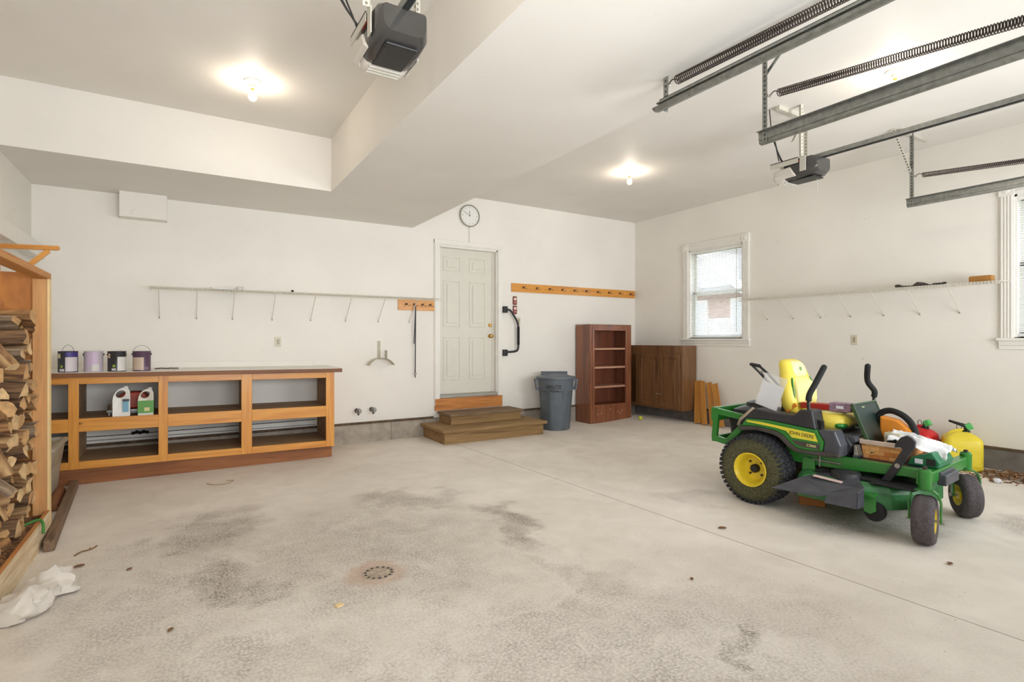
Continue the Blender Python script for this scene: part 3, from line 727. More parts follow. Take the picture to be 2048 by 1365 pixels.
def smooth_pts(pts, n=6):
    """Catmull-Rom through the points"""
    P = [Vector(p) for p in pts]; P = [P[0]] + P + [P[-1]]; out = []
    for a, b, c, d in zip(P, P[1:], P[2:], P[3:]):
        for i in range(n):
            t = i / n
            out.append(.5 * ((2 * b) + (c - a) * t + (2 * a - 5 * b + 4 * c - d) * t * t + (3 * b - 3 * c + d - a) * t ** 3))
    out.append(P[-2]); return out
for o in (o1, o2):
    z0 = CZ - o.location.z
    cord('power_cord', o, smooth_pts([(-.30, .12, z0), (-.30, .10, z0 - .2), (-.26, .10, .28), (-.235, .1, .22), (-.16, .11, .12), (-.13, .1, .085), (-.2, .1, .16), (-.25, .11, .25), (-.225, .12, .27), (-.16, .13, .15), (-.14, .13, .10)]), .0045, M['black'])
cord('release_string', o2, smooth_pts([(.03, -.12, -.07), (.03, -.12, -.15), (.05, -.11, -.19), (.02, -.12, -.2)]), .0015, M['galv_l'])

# ================================================================== things on the back wall
# clock
t = thing('wall_clock', 'round white wall clock with a thin silver rim above the door', 'clock', (3.508, BY - .001, 3.085))
g = G(); g.lathe([(0, 0), (.15, 0), (.158, -.01), (.158, -.034), (.150, -.040), (.143, -.034), (.14, -.02)], 48, axis='y'); g.obj('clock_rim', M['clockrim'], t, smooth='auto')
g = G(); g.lathe([(0, -.022), (.142, -.022)], 48, axis='y'); g.obj('clock_face', M['white'], t)
g = G()
for k in range(12):
    a = math.pi * 2 * k / 12; g.obox((.115 * math.sin(a), -.024, .115 * math.cos(a)), (.007, .002, .022 if k % 3 == 0 else .013), (0, a, 0))
g.obj('hour_marks', M['clockrim'], t)
g = G(); a = R(-60); g.beam((0, -.027, 0), (.105 * math.sin(a), -.027, .105 * math.cos(a)), .004, .002, (0, 1, 0)); g.lathe([(0, -.03), (.009, -.03), (.009, -.024)], 12, axis='y'); g.obj('minute_hand', plain('grey_hand', (110, 106, 98), .5), t)
g = G(); a = R(-5); g.beam((0, -.026, 0), (.07 * math.sin(a), -.026, .07 * math.cos(a)), .006, .002, (0, 1, 0)); g.obj('hour_hand', plain('grey_hand_short', (110, 106, 98), .5), t)
g = G(); g.tube([(0, -.005, -.155), (0, -.005, -.37)], .0025, 6); g.sphere((0, -.006, -.372), .006, 8); g.obj('hanging_cord', M['clockrim'], t)

# hook rails
def hook_mesh():
    g = G()
    for s in (-1, 1): g.tube(rr_path([(s * .012, 0, .01), (s * .022, -.03, -.012), (s * .028, -.055, -.018), (s * .030, -.058, .002)], .012, 3), .0028, 6)
    g.tube(rr_path([(0, 0, .012), (0, -.04, .016), (0, -.075, .022)], .01, 3), .003, 6); g.box(-.014, .014, -.003, 0, -.002, .022)
    return g
def hook_rail(name_label, x0, x1, z0, z1, hooks, mat):
    t = thing('hook_rail', name_label, 'coat hook rail', (x0, BY - .001, (z0 + z1) / 2), 0)
    h = z1 - z0
    g = G(); g.box(0, x1 - x0, -.02, 0, -h / 2, h / 2); g.obj('backboard', mat, t, bevel=.004)
    first = None
    for x in hooks:
        if first is None:
            first = hook_mesh().obj('coat_hook', M['spring'], t, loc=(x - x0, -.02, 0)); hk = first
        else:
            hk = first.copy(); COL.objects.link(hk); hk.parent = t; hk.location = (x - x0, -.02, 0)
    return t
hook_rail('long orange pine board of coat hooks right of the door', 4.215, 6.74, 2.036, 2.166, [4.42 + .245 * k for k in range(10)], M['pine'])
hook_rail('short orange pine hook board left of the door, under the wire shelf end', 2.45, 2.965, 1.71, 1.855, [2.56, 2.67, 2.79, 2.90], M['pine'])
# strap hanging from the short board
t = thing('leash', 'dark nylon leash hanging from the short hook board', 'leash', (2.672, BY - .075, 1.76))
g = G(); g.beam((-.004, 0, 0), (-.012, .03, -.50), .012, .003, (0, 1, 0)); g.beam((.0, 0, 0), (.004, .03, -.88), .014, .003, (0, 1, 0)); g.beam((-.004, 0, 0), (0, 0, .0), .014, .01, (0, 1, 0))
g.obj('webbing', M['black'], t)
g = G(); g.tube([(.004 + .012 * math.cos(a), .03, -.90 + .02 * math.sin(a)) for a in [2 * math.pi * k / 10 for k in range(10)]], .004, 6, closed=True); g.tube([(.004, .03, -.92), (.006, .03, -.955)], .006, 6); g.obj('snap_hook', M['spring'], t)

# wire shelves
def wire_shelf(label, along, a0, a1, wall, z, screws, zs, gap=None):
    """along 'x' (back wall) or 'y' (right wall)"""
    D = .305
    def P(a, d, zz): return (a, wall - d, zz) if along == 'x' else (wall - d, a, zz)
    t = thing('wire_shelf', label, 'wire shelf', P((a0 + a1) / 2, 0, z))
    g = G(); n = int((a1 - a0) / .0265)
    for i in range(n + 1):
        a = a0 + (a1 - a0) * i / n
        g.tube([P(a, .004, z), P(a, D, z), P(a, D + .004, z - .03)], .0029, 5)
    for d, zz, r in ((.006, z - .003, .003), (.12, z - .004, .0028), (.20, z - .004, .0028), (D, z - .003, .0032), (D + .004, z - .03, .0034)):
        g.tube([P(a0, d, zz), P(a1, d, zz)], r, 6)
    W(g, 'wire_deck', M['wire'], t)
    for a in screws:
        g = G(); g.tube([P(a, D + .002, z - .002), P(a, D - .004, z - .02), P(a, .008, zs + .01)], .0042, 6)
        g.beam(P(a, .012, zs + .02), P(a, .003, zs - .01), .014, .003)
        b = W(g, 'support_brace', M['wire'], t)
        g = G(); g.sphere(P(a, .008, zs - .003), .005, 8); W(g, 'screw', M['black'], b)
    for k in range(int((a1 - a0) / .3)):
        a = a0 + .1 + .3 * k; g = G(); g.obox(P(a, .006, z + .002), (.012, .012, .02)); W(g, 'wall_clip', M['white'], t)
    return t
wire_shelf('long white wire shelf on the back wall above the workbench', 'x', -.27, 2.93, BY - .002, 1.862, [-.195, .146, .498, .912, 1.344, 1.765, 2.182, 2.605], 1.552)
wire_shelf('white wire shelf on the right wall between the two windows', 'y', 1.85, 4.585, RX - .002, 1.868, [4.351, 3.996, 3.645, 3.295, 2.944, 2.598, 2.25], 1.592)
g = G(); g.sphere((0, 0, .014), .016, 12); g.lathe([(0, 0), (.008, 0), (.007, .01)], 10)
o = g.obj('knob', M['black'], smooth=True, loc=(1.10, 6.62, 1.864)); tag(o, 'small round black knob on the long wire shelf', 'knob')
g = G(); g.sphere((0, 0, .02), .03, 10, sc=(1.3, .8, .7)); g.xform(lambda v: v + Vector((random.uniform(-.006, .006), random.uniform(-.006, .006), random.uniform(-.004, .004))))
o = g.obj('crumpled_paper', M['bag'], loc=(.56, 6.64, 1.866)); tag(o, 'crumpled pale paper scrap near the left end of the long wire shelf', 'paper scrap')
g = G(); g.box(-.16, .16, -.1, .1, 0, .006); g.box(-.15, .15, -.02, .02, .006, .02)
o = g.obj('flat_plastic_bag', M['bagfilm'], loc=(.42, 6.72, 1.866), rot=(0, 0, .3)); tag(o, 'flat pale plastic sheet lying on the long wire shelf', 'plastic sheet')
# on the right shelf
g = G(); g.box(-.045, .045, -.09, .09, 0, .062)
o = g.obj('wood_block', plain('tan_wood_block', (168, 118, 52), .6, var=.12), bevel=.012, loc=(6.58, 2.02, 1.871)); tag(o, 'tan rounded wooden block at the right end of the wire shelf', 'wood block')
g = G(); pts = [(-.19, 0, .02), (-.16, .01, .022), (-.12, .0, .012), (-.03, 0, .01), (.02, 0, .028), (.07, 0, .022), (.13, .0, .008), (.17, .01, .018)]
g.tube([(b, -a, c) for a, b, c in pts], [.022, .026, .012, .008, .034, .026, .006, .018], 10)
g.xform(lambda v: Vector((v.x, v.y, max(.0, v.z * .8))))
o = g.obj('work_glove', M['mowbrown'], smooth=True, loc=(6.56, 2.56, 1.873)); tag(o, 'dark crumpled work glove on the right wire shelf', 'glove')
g = G(); g.sphere((0, .0, .012), .02, 10, sc=(.9, 2.4, .6)); g.sphere((0.01, -.04, .018), .012, 8, sc=(1, 2, 1))
o = g.obj('hand_tool', M['black'], smooth=True, loc=(6.57, 2.36, 1.873)); tag(o, 'small dark tool lying beside the work glove on the wire shelf', 'tool')

# outlets
def outlet(loc, rz, label, name='power_outlet', kind='outlet'):
    t = thing(name, label, kind, loc, rz)
    g = G(); g.box(-.036, .036, -.007, 0, -.058, .058); g.obj('cover_plate', M['ivory'], t, bevel=.003)
    g = G(); g.box(-.017, .017, -.010, -.006, -.034, .034); s = g.obj('socket', plain('socket_face', (190, 180, 156), .4), t, bevel=.002)
    g = G()
    for dz in (-.018, .018):
        for dx in (-.006, .006): g.box(dx - .0015, dx + .0015, -.0108, -.0095, dz - .005, dz + .005)
    g.box(-.004, .004, -.0105, -.009, -.004, .004); g.obj('slots', M['black'], s)
    return t
outlet((.977, BY, 1.29), 0, 'ivory power outlet on the back wall above the workbench')
outlet((RX, 3.256, 1.315), R(-90), 'ivory power outlet on the right wall above the mower')
outlet((4.345, BY, 1.60), 0, 'pale switch plate half hidden behind the black grab bar', 'light_switch', 'switch')
# two red tap lights
for i, z in enumerate((1.905, 1.765)):
    t = thing('push_light', ('upper' if i == 0 else 'lower') + ' of two small dark red push lights under the long hook board', 'push light', (4.275, BY, z))
    g = G(); g.box(-.034, .034, -.022, 0, -.064, .064); g.obj('light_case', plain('dark_red_case', (122, 44, 36), .4, var=.05), t, bevel=.012)
    g = G(); g.lathe([(0, -.03), (.016, -.028), (.024, -.022)], 16, center=(0, 0, .022), axis='y'); g.obj('lens', plain('pink_lens', (240, 206, 196), .3, var=.02), t, smooth=True)
    g = G(); g.lathe([(0, -.028), (.012, -.026), (.016, -.022)], 16, center=(0, 0, -.030), axis='y'); g.obj('button', plain('pink_button', (206, 150, 140), .3, var=.02), t, smooth=True)
# grab bar
t = thing('grab_bar', 'black bent metal grab bar beside the door casing', 'grab bar', (4.085, BY, 1.45))
g = G(); g.tube(rr_path([(.0, -.05, .31), (.08, -.06, .315), (.215, -.07, .11), (.215, -.07, -.27), (.19, -.06, -.31), (.0, -.05, -.32)], .07, 6), .0155, 12); g.obj('bar', M['black'], t, smooth=True)
g = G(); g.tube([(.215, -.07, .06), (.215, -.07, -.21)], .020, 12); g.obj('foam_grip', M['rubber'], t, smooth='auto')
for z in (.31, -.33):
    g = G(); g.box(-.035, .03, -.075, 0, z - .045, z + .05); g.obj('mounting_block', M['black'], t, bevel=.008)
# hose hanger
t = thing('hose_hanger', 'beige metal hose hanger screwed to the back wall', 'hose hanger', (2.20, BY, 1.08))
ST = M['ivory']
g = G(); g.box(-.028, .012, -.006, 0, -.02, .22); g.obj('mounting_strap', plain('putty_enamel', (190, 182, 160), .45), t, bevel=.002)
g = G(); n = 14; rad = .19; rings = []
for i in range(n + 1):
    a = R(150 - 120 * i / n); cx, cz = rad * math.cos(a), rad * math.sin(a) - .19
    rings.append([(cx * (1) , -.002, cz), (cx, -.13, cz), (cx * 1.02, -.13, cz + .004), (cx * 1.02, -.002, cz + .004)])
g.loft(rings); g.obj('saddle', plain('putty_enamel_saddle', (196, 188, 164), .45), t)
g = G(); g.box(.03, .06, -.135, -.128, -.02, .10); g.obj('front_prong', plain('putty_enamel_prong', (140, 132, 112), .45), t, bevel=.002)
# hose bibs
def spigot(x, z, label):
    t = thing('hose_bib', label, 'water tap', (x, BY, z), 0, None)
    g = G(); g.lathe([(.028, 0), (.028, -.008), (.012, -.012), (.011, -.05), (.016, -.055), (.016, -.075), (.008, -.08), (0, -.08)], 14, axis='y'); g.tube(rr_path([(0, -.04, 0), (0, -.06, -.01), (0, -.085, -.05)], .02, 4), .011, 10)
    g.obj('valve_body', M['spring'], t, smooth='auto')
    g = G(); g.tube([(.03 * math.cos(a), -.10, .03 * math.sin(a)) for a in [2 * math.pi * k / 16 for k in range(16)]], .006, 6, closed=True)
    for k in range(3): a = R(60 * k); g.tube([(.03 * math.cos(a), -.10, .03 * math.sin(a)), (-.03 * math.cos(a), -.10, -.03 * math.sin(a))], .004, 5)
    g.tube([(0, -.08, 0), (0, -.10, 0)], .005, 6); g.obj('wheel_handle', M['galv'], t, smooth=True)
spigot(1.905, .415, 'left of two brass hose taps low on the back wall')
spigot(2.095, .418, 'right of two brass hose taps low on the back wall, nearer the steps')

# ================================================================== workbench
WB_T = 1.0
t = thing('workbench', 'long varnished pine workbench with open bays and a white top', 'workbench', (.2, 6.2, 0))
def wbz(v):     # the top leans up a little to the left
    v = Vector(v); v.z += .024 * (1.46 - v.x) / 2.4 * min(1, max(0, (v.z - .02) / .1)); return v
def WBo(g, name, mat, parent=t, **kw):
    for v in g.bm.verts: v.co = wbz(v.co)
    return W(g, name, mat, parent, **kw)
F0, F1 = 6.135, 6.155
x0 = LX + .01
g = G(); g.box(x0, 1.535, 6.095, BY - .003, WB_T - .045, WB_T - .004); WBo(g, 'countertop', M['topedge'], bevel=.003, label='dark wooden edge of the white countertop')
g = G(); g.box(x0, 1.53, 6.10, BY - .003, WB_T - .004, WB_T); g.box(x0, 1.40, BY - .022, BY - .003, WB_T, WB_T + .06); WBo(g, 'laminate_top', M['laminate'])
for (a, b) in ((1.368, 1.457), (.528, .627), (-.183, -.107), (-.854, -.78)):
    g = G(); g.box(a, b, F0, F1, .128, WB_T - .045); WBo(g, 'face_stile', M['pine_z'], bevel=.002)
for (a, b) in ((x0, -.854), (-.78, -.183), (-.107, .528), (.627, 1.368)):
    for (c, d) in ((.893, WB_T - .045), (.464, .582), (.128, .196)):
        g = G(); g.box(a, b, F0 + .001, F1, c, d); WBo(g, 'face_rail', M['pine'], bevel=.002)
for xx in (1.43, .575, -.145, -.82):
    g = G(); g.box(xx - .012, xx + .012, F1, BY - .012, .128, WB_T - .045); WBo(g, 'divider', M['shelfwood'])
for z in (.572, .188):
    g = G(); g.box(x0, 1.43, F1, BY - .012, z - .018, z); WBo(g, 'inner_shelf', M['shelfwood'])
g = G(); g.box(x0, 1.445, 6.20, 6.222, 0, .128); WBo(g, 'toe_board', M['pine_dark']); 
g = G(); g.box(x0, 1.44, 6.222, 6.24, .128, .135); g.box(1.425, 1.445, 6.222, BY - .02, 0, .128); WBo(g, 'base_side', M['pine_dark'])
g = G(); g.box(1.442, 1.457, F1, BY - .012, .128, WB_T - .045); WBo(g, 'end_panel', M['pine_z'])
g = G(); g.tube([(x0, BY - .035, .34), (-.5, BY - .035, .335), (1.40, BY - .035, .345)], .004, 6); g.tube([(x0, BY - .035, .30), (1.4, BY - .035, .285)], .0025, 6)
for k in range(5): g.sphere((-.42 + .03 * k, BY - .05, .345 + .01 * (k % 2)), .018, 8)
o = W(g, 'wall_cable', M['black'], t)

# paint cans
def can(x, label, style):
    z = WB_T + .024 * (1.46 - x) / 2.4 + .001
    t = thing('paint_can', label, 'paint can', (x, 6.215, z), R(style.get('rot', 0)), 'paint cans on the workbench')
    r, h = .0715, .188
    g = G(); g.lathe([(0, .002), (r - .003, .002), (r, 0), (r + .001, .004), (r, .008), (r, h - .012), (r + .002, h - .008), (r + .002, h - .003), (r, h), (r - .006, h - .001), (r - .010, h - .008), (0, h - .008)], 40)
    g.obj('can_body', plain('can_' + style['n'], style['body'], .35, var=.04), t, smooth='auto')
    def wrap(a0, a1, z0, z1, name, c, off=.0008):
        g = G(); n = 14; rr = r + off; vs = []
        for i in range(n + 1):
            a = R(a0 + (a1 - a0) * i / n); vs.append([g.bm.verts.new((rr * math.cos(a), rr * math.sin(a), zz)) for zz in (z0, z1)])
        for a, b in zip(vs, vs[1:]): g._f([a[0], b[0], b[1], a[1]])
        return g.obj(name, plain(name + '_' + style['n'], c, .45, var=.03), t, smooth=True)
    for args in style['wraps']: wrap(*args)
    hl = style['handle']
    g = G(); n = 16; pts = []
    for i in range(n + 1):
        a = math.pi * i / n; up = hl
        pts.append((r * 1.03 * math.cos(a), -math.sin(a) * .075 * math.cos(R(up)) * (1 if up < 80 else .15), h - .03 + math.sin(a) * .085 * math.sin(R(up))))
    g.tube(pts, .0017, 6)
    g.obj('bail_handle', M['spring'], t, smooth=True, rot=(0, 0, R(style.get('hrot', 0))))
    for s in (-1, 1):
        g = G(); g.sphere((s * (r + .001), 0, h - .03), .009, 8); g.obj('handle_ear', M['black'], t, rot=(0, 0, R(style.get('hrot', 0))))
    return t
can(-.866, 'navy and black paint can with a white label, leftmost on the workbench', dict(n='navy', body=(44, 46, 66), handle=88, hrot=60, wraps=[(-98, -20, .006, .135, 'label', (214, 204, 208)), (-98, -10, .138, .180, 'band', (66, 52, 128)), (-100, -180, .02, .175, 'side_panel', (54, 56, 62)), (-155, -128, .125, .165, 'emblem', (214, 204, 160), .0016), (-127, -113, .04, .063, 'green_dot', (154, 190, 60), .0016), (-135, -103, .008, .03, 'barcode_tag', (206, 202, 206), .0016)]))
can(-.683, 'pale lilac paint can with drips and a sagging handle', dict(n='lilac', body=(198, 186, 196), handle=-35, hrot=0, wraps=[(-125, -62, .06, .180, 'drip_patch', (206, 184, 210)), (-95, -50, .01, .07, 'label', (214, 210, 204))]))
can(-.510, 'black paint can with a white label and green dot beside the lilac one', dict(n='black', body=(50, 48, 50), handle=-25, hrot=25, wraps=[(-82, -10, .006, .135, 'label', (222, 218, 212)), (-155, -128, .125, .165, 'emblem', (216, 196, 160), .0016), (-112, -96, .04, .063, 'green_dot', (150, 180, 60), .0016), (-118, -92, .008, .03, 'barcode_tag', (206, 202, 206), .0016)]))
can(-.318, 'plum-coloured paint can with a cream label and raised handle, rightmost of the row', dict(n='plum', body=(92, 66, 88), handle=88, hrot=0, wraps=[(-160, -75, .01, .13, 'label', (206, 184, 164)), (-70, -40, .01, .04, 'tag', (130, 108, 122))]))
g = G(); g.tube(smooth_pts([(0, 0, .006), (.05, -.01, .01), (.10, 0, .006), (.14, .02, .008)], 4), .006, 6); g.box(.14, .2, .0, .04, 0, .012)
o = g.obj('paint_stick', M['spring'], loc=(-.22, 6.42, WB_T + .02)); tag(o, 'dark stirring stick lying behind the rightmost paint can', 'stick')

# jugs in the upper left bay
def jug(x, y, z, rz, w, d, h, cap_c, label, body, lbl, two=False):
    t = thing('jug', label, 'jug', (x, y, z), R(rz))
    # side silhouette with a handle hole: body, shoulder, bridge
    outer = [(.5, .0), (.5, .35), (.5, .62), (.49, .80), (.42, .92), (.22, .97), (.02, .96), (-.18, .91), (-.34, .82), (-.46, .70), (-.5, .56), (-.5, .30), (-.5, .0), (0, .0)]
    hc = (-.05, .745); inner = []
    for (a_, b_) in outer:
        th = math.atan2((b_ - hc[1]) * h, (a_ - hc[0]) * w); ru, rv = .30, .10
        ct, st = math.cos(th), math.sin(th); tilt = .55
        k = 1 / math.sqrt(((ct * math.cos(tilt) + st * math.sin(tilt)) / (ru * w)) ** 2 + ((-ct * math.sin(tilt) + st * math.cos(tilt)) / (rv * h * 1.1)) ** 2)
        inner.append((hc[0] * w + k * ct, hc[1] * h + k * st))
    g = G(); bm = g.bm; n = len(outer); L4 = []
    for yy in (-d / 2, d / 2):
        sq = lambda z: 1 if z < .62 else max(.45, 1 - (z - .62) * 1.3)
        L4.append(([bm.verts.new((p * w, yy * sq(q), q * h)) for p, q in outer], [bm.verts.new((p, yy * .55, q)) for p, q in inner]))
    for i in range(n):
        j = (i + 1) % n
        for (o_, i_) in L4: g._f([o_[i], o_[j], i_[j], i_[i]])
        g._f([L4[0][0][i], L4[0][0][j], L4[1][0][j], L4[1][0][i]]); g._f([L4[0][1][i], L4[0][1][j], L4[1][1][j], L4[1][1][i]])
    g.obj('jug_body', body, t, bevel=.010, segs=3, smooth='auto')
    g = G(); g.lathe([(0, h * .90), (w * .15, h * .90), (w * .15, h), (w * .12, h * 1.01), (0, h * 1.01)], 18, center=(w * .24, 0, 0)); g.obj('cap', cap_c, t, smooth='auto')
    for kk, (a, b, c, e, m, nm) in enumerate(lbl):
        g = G(); g.box(w * a, w * b, -d / 2 - .0012 - .001 * kk, d / 2 + .0012 + .001 * kk, h * c, h * e); g.obj(nm, m, t)
    return t
SZ1 = .572 + .018
jug(-.475, 6.225, SZ1 + .002, 0, .135, .09, .285, M['white'], 'white jug with a small blue label in the workbench bay', M['white'],
    [(.08, .42, .16, .50, plain('blue_label', (120, 172, 196), .4), 'label'), (.08, .46, .51, .58, plain('dark_label', (60, 56, 66), .4), 'brand_patch')])
jug(-.285, 6.225, SZ1 + .001, 0, .125, .10, .265, M['white'], 'white jug with a wide green label in the workbench bay', plain('cream_jug', (226, 220, 206), .4, var=.02),
    [(-.505, .505, .10, .54, plain('green_label', (92, 156, 70), .4), 'label'), (-.1, .25, .17, .3, plain('cream_patch', (214, 206, 150), .4), 'label_patch')])
t = thing('tool_case', 'orange-red power tool with a black base behind the two jugs', 'power tool', (-.40, 6.42, SZ1))
g = G(); g.loft([[(x, y, z) for x, y in ((-.13 * s, -.06), (.15 * s, -.06), (.15 * s, .06), (-.13 * s, .06))] for z, s in ((.06, 1), (.14, 1), (.2, .7), (.22, .4))]); g.obj('tool_shell', plain('orange_red_shell', (186, 60, 30), .4, var=.1), t, bevel=.015)
g = G(); g.lathe([(0, .02), (.045, .02), (.05, .04), (.045, .08), (0, .08)], 20, center=(-.15, -.02, .02)); g.obj('motor_drum', M['zinc'], t, smooth='auto')
g = G(); g.box(-.2, .17, -.08, .07, .03, .055); g.box(-.19, -.17, -.07, -.05, 0, .03); g.box(.13, .15, -.07, -.05, 0, .03); g.box(-.19, .15, .04, .06, 0, .03); g.obj('base_plate', M['galv'], t, bevel=.003)

# ================================================================== steps
t = thing('wooden_steps', 'two-tier worn wooden steps below the door', 'steps', (3.55, 6.45, 0))
g = G(); g.box(2.80, 4.30, 6.13, 6.168, 0, .150); g.box(2.80, 2.838, 6.168, BY - .03, 0, .150); g.box(4.262, 4.30, 6.168, BY - .03, 0, .150)
W(g, 'lower_riser', M['stepwood'], t, bevel=.003)
g = G(); g.box(2.755, 4.335, 6.08, BY - .032, .150, .188); W(g, 'lower_tread', M['stepwood'], t, bevel=.005)
g = G(); g.box(3.03, 4.12, 6.43, 6.468, .189, .300); g.box(3.03, 3.068, 6.468, BY - .033, .189, .300); g.box(4.082, 4.12, 6.468, BY - .033, .189, .300)
W(g, 'upper_riser', M['stepwood'], t, bevel=.003)
g = G(); g.box(3.0, 4.155, 6.395, BY - .034, .300, .330); W(g, 'upper_tread', M['stepdark'], t, bevel=.006, label='dark worn upper tread')

# ================================================================== trash can
t = thing('trash_can', 'grey round rubbish bin with a lid between the steps and the bookcase', 'trash can', (4.715, 6.40, 0), R(-28))
H = .76
def rad(z): return .205 + (.262 - .205) * z / H
g = G()
prof = [(0, .006), (.195, .0)] + [(rad(z), z) for z in (.01, .2, .4, .56)] + [(rad(.57) + .006, .575), (rad(.7) + .006, .70), (rad(H) + .006, H)]
seg = 64; rings = []
g.lathe(prof, seg)
for v in g.bm.verts:                                   # recessed panels around the body
    a = math.degrees(math.atan2(v.co.y, v.co.x)) % 60
    if .005 < v.co.z < .565 and 8 < a < 52:
        rr = math.hypot(v.co.x, v.co.y); k = (rr - .012) / rr; v.co.x *= k; v.co.y *= k
g.obj('bin_body', M['can_grey'], t, smooth='auto')
g = G(); g.lathe([(0, H + .045), (.06, H + .045), (.10, H + .038), (.19, H + .036), (.20, H + .026), (.262, H + .02), (.292, H + .012), (.294, H - .012), (.278, H - .016), (.276, H), (0, H)], 48); g.obj('lid', M['can_grey'], t, smooth='auto')
g = G(); g.box(-.20, .20, .16, .185, H + .02, H + .075); g.box(-.20, .20, .14, .21, H + .068, H + .078); g.obj('lid_rim_lock', M['can_grey'], t, bevel=.006)
for s in (-1, 1):
    g = G()
    for yy in (-.06, .06): g.beam((s * .255, yy, H - .03), (s * .315, yy, H - .04), .018, .03); g.beam((s * .31, yy, H - .03), (s * .285, yy, H - .17), .02, .02)
    g.beam((s * .285, -.07, H - .17), (s * .285, .07, H - .17), .028, .026); g.beam((s * .285, 0, H - .17), (s * .24, 0, H - .17), .1, .02)
    g.obj('side_handle', M['can_grey'], t, bevel=.004)
# lettering on the side that faces the door and camera
for s_, zz, sz in (('BRUTE', .635, .074), ('32 GAL', .580, .044)):
    a = R(-90 - 14); o = text(s_, 'lettering', t, ((rad(.6) + .011) * math.cos(a), (rad(.6) + .011) * math.sin(a), zz), (R(88), 0, a + R(90)), sz, M['black'], .001)
    o['label'] = 'black lettering'

# ================================================================== bookcase
t = thing('bookcase', 'tall cherry-stained bookcase with pale shelf edges by the corner', 'bookcase', (5.86, 6.64, 0))
bx0, bx1, by0, by1, bh = 5.425, 6.292, 6.462, 6.82, 1.558
g = G(); g.box(bx0, bx0 + .02, by0 + .02, by1, 0, bh - .02); W(g, 'side_panel', M['cherry'], t, bevel=.002)
g = G(); g.box(bx1 - .02, bx1, by0 + .02, by1, 0, bh - .02); W(g, 'side_panel', M['cherry'], t, bevel=.002)
g = G(); g.box(bx0 - .003, bx1 + .003, by0, by1, bh - .022, bh); W(g, 'top_panel', M['cherry'], t, bevel=.003)
g = G(); g.box(bx0 + .02, bx1 - .02, by1 - .012, by1, .05, bh - .02); W(g, 'back_panel', M['cherry_in'], t)
g = G()
g.box(bx0, 5.507, by0, by0 + .02, 0, bh - .022); g.box(6.168, bx1, by0, by0 + .02, 0, bh - .022); g.box(5.507, 6.168, by0, by0 + .02, 1.46, bh - .022)
W(g, 'front_frame', M['cherry'], t, bevel=.002)
g = G()
for a, b, c, d in ((5.475, 5.507, .25, 1.49), (6.168, 6.20, .25, 1.49), (5.507, 6.168, 1.46, 1.49), (5.507, 6.168, .255, .29)): g.box(a, b, by0 - .01, by0 + .002, c, d)
W(g, 'frame_moulding', M['cherry'], t, bevel=.004)
g = G(); g.box(bx0 + .02, bx1 - .02, by0 + .004, by0 + .02, .0, .26); W(g, 'base_panel', M['cherry'], t, bevel=.002)
for i, z in enumerate((1.167, .872, .563, .27)):
    g = G(); g.box(bx0 + .02, bx1 - .02, by0 + .022, by1 - .012, z - .012, z + .012)
    W(g, 'shelf', M['cherry_in'] if i == 3 else M['cherry_in'], t)
    if i < 3:
        g = G(); g.box(bx0 + .02, bx1 - .02, by0 + .02, by1 - .06, z + .012, z + .016); g.box(bx0 + .02, bx1 - .02, by0 + .014, by0 + .022, z - .012, z + .016); W(g, 'shelf_facing', M['shelf_edge'], t, label='pale scraped shelf facing')
g = G()
for x, z in ((5.58, .14), (5.66, .15), (5.84, .205), (6.0, .155), (6.06, .13), (6.10, .165), (5.5, .96), (5.5, .7)): g.sphere((x, by0 + .002, z), .008, 6, sc=(1, .3, .8))
W(g, 'paint_chip', M['white'], t, label='pale paint chips')

# ================================================================== walnut cabinet, hung on the right wall above the curb
t = thing('base_cabinet', 'walnut-stained two-door cabinet in the corner under the window', 'cabinet', (6.59, 6.16, .22))
cx0, cx1, cy0, cy1, cz0, cz1 = 6.43, RX - .022, 5.52, 6.80, .232, 1.222
g = G(); g.box(cx0 + .018, cx1, cy0, cy0 + .018, cz0, cz1); W(g, 'side_panel', M['walnut'], t, bevel=.002)
g = G(); g.box(cx0 + .018, cx1, cy1 - .018, cy1, cz0, cz1); W(g, 'side_panel', M['walnut'], t, bevel=.002)
g = G(); g.box(cx0 + .02, cx1, cy0 + .018, cy1 - .018, cz0 + .02, cz0 + .04); W(g, 'cabinet_floor', M['walnut'], t)
g = G(); g.box(cx1 - .01, cx1, cy0 + .018, cy1 - .018, cz0, cz1); W(g, 'back_panel', M['cherry_in'], t)
g = G()
for a, b, c, d in ((cy0, cy0 + .05, cz0, cz1), (6.42, 6.50, cz0, cz1), (cy1 - .05, cy1, cz0, cz1), (cy0 + .05, 6.42, 1.07, cz1), (6.50, cy1 - .05, 1.07, cz1), (cy0 + .05, 6.42, cz0, cz0 + .045), (6.50, cy1 - .05, cz0, cz0 + .045)): g.box(cx0, cx0 + .02, a, b, c, d)
W(g, 'face_frame', M['walnut'], t, bevel=.002)
for (a, b, kn) in ((5.565, 5.975, 5.95), (5.985, 6.40, 6.01)):
    g = G(); z0, z1 = .262, 1.085
    for q in ((a, a + .06, z0, z1), (b - .06, b, z0, z1), (a + .06, b - .06, z0, z0 + .06), (a + .06, b - .06, z1 - .06, z1)): g.box(cx0 - .02, cx0 - .001, *q)
    g.box(cx0 - .014, cx0 - .004, a + .05, b - .05, z0 + .05, z1 - .05)
    d = W(g, 'cabinet_door', M['walnut'], t, bevel=.004)
    g = G(); g.box(cx0 - .020, cx0 - .010, a + .085, b - .085, z0 + .085, z1 - .085); W(g, 'raised_panel', M['walnut'], d, bevel=.008)
    g = G(); g.lathe([(0, -.022), (.010, -.02), (.012, -.012), (.006, -.006), (.006, 0)], 12, center=(cx0 - .02, kn, .46), axis='x'); W(g, 'door_knob', M['zinc'], d, smooth=True)

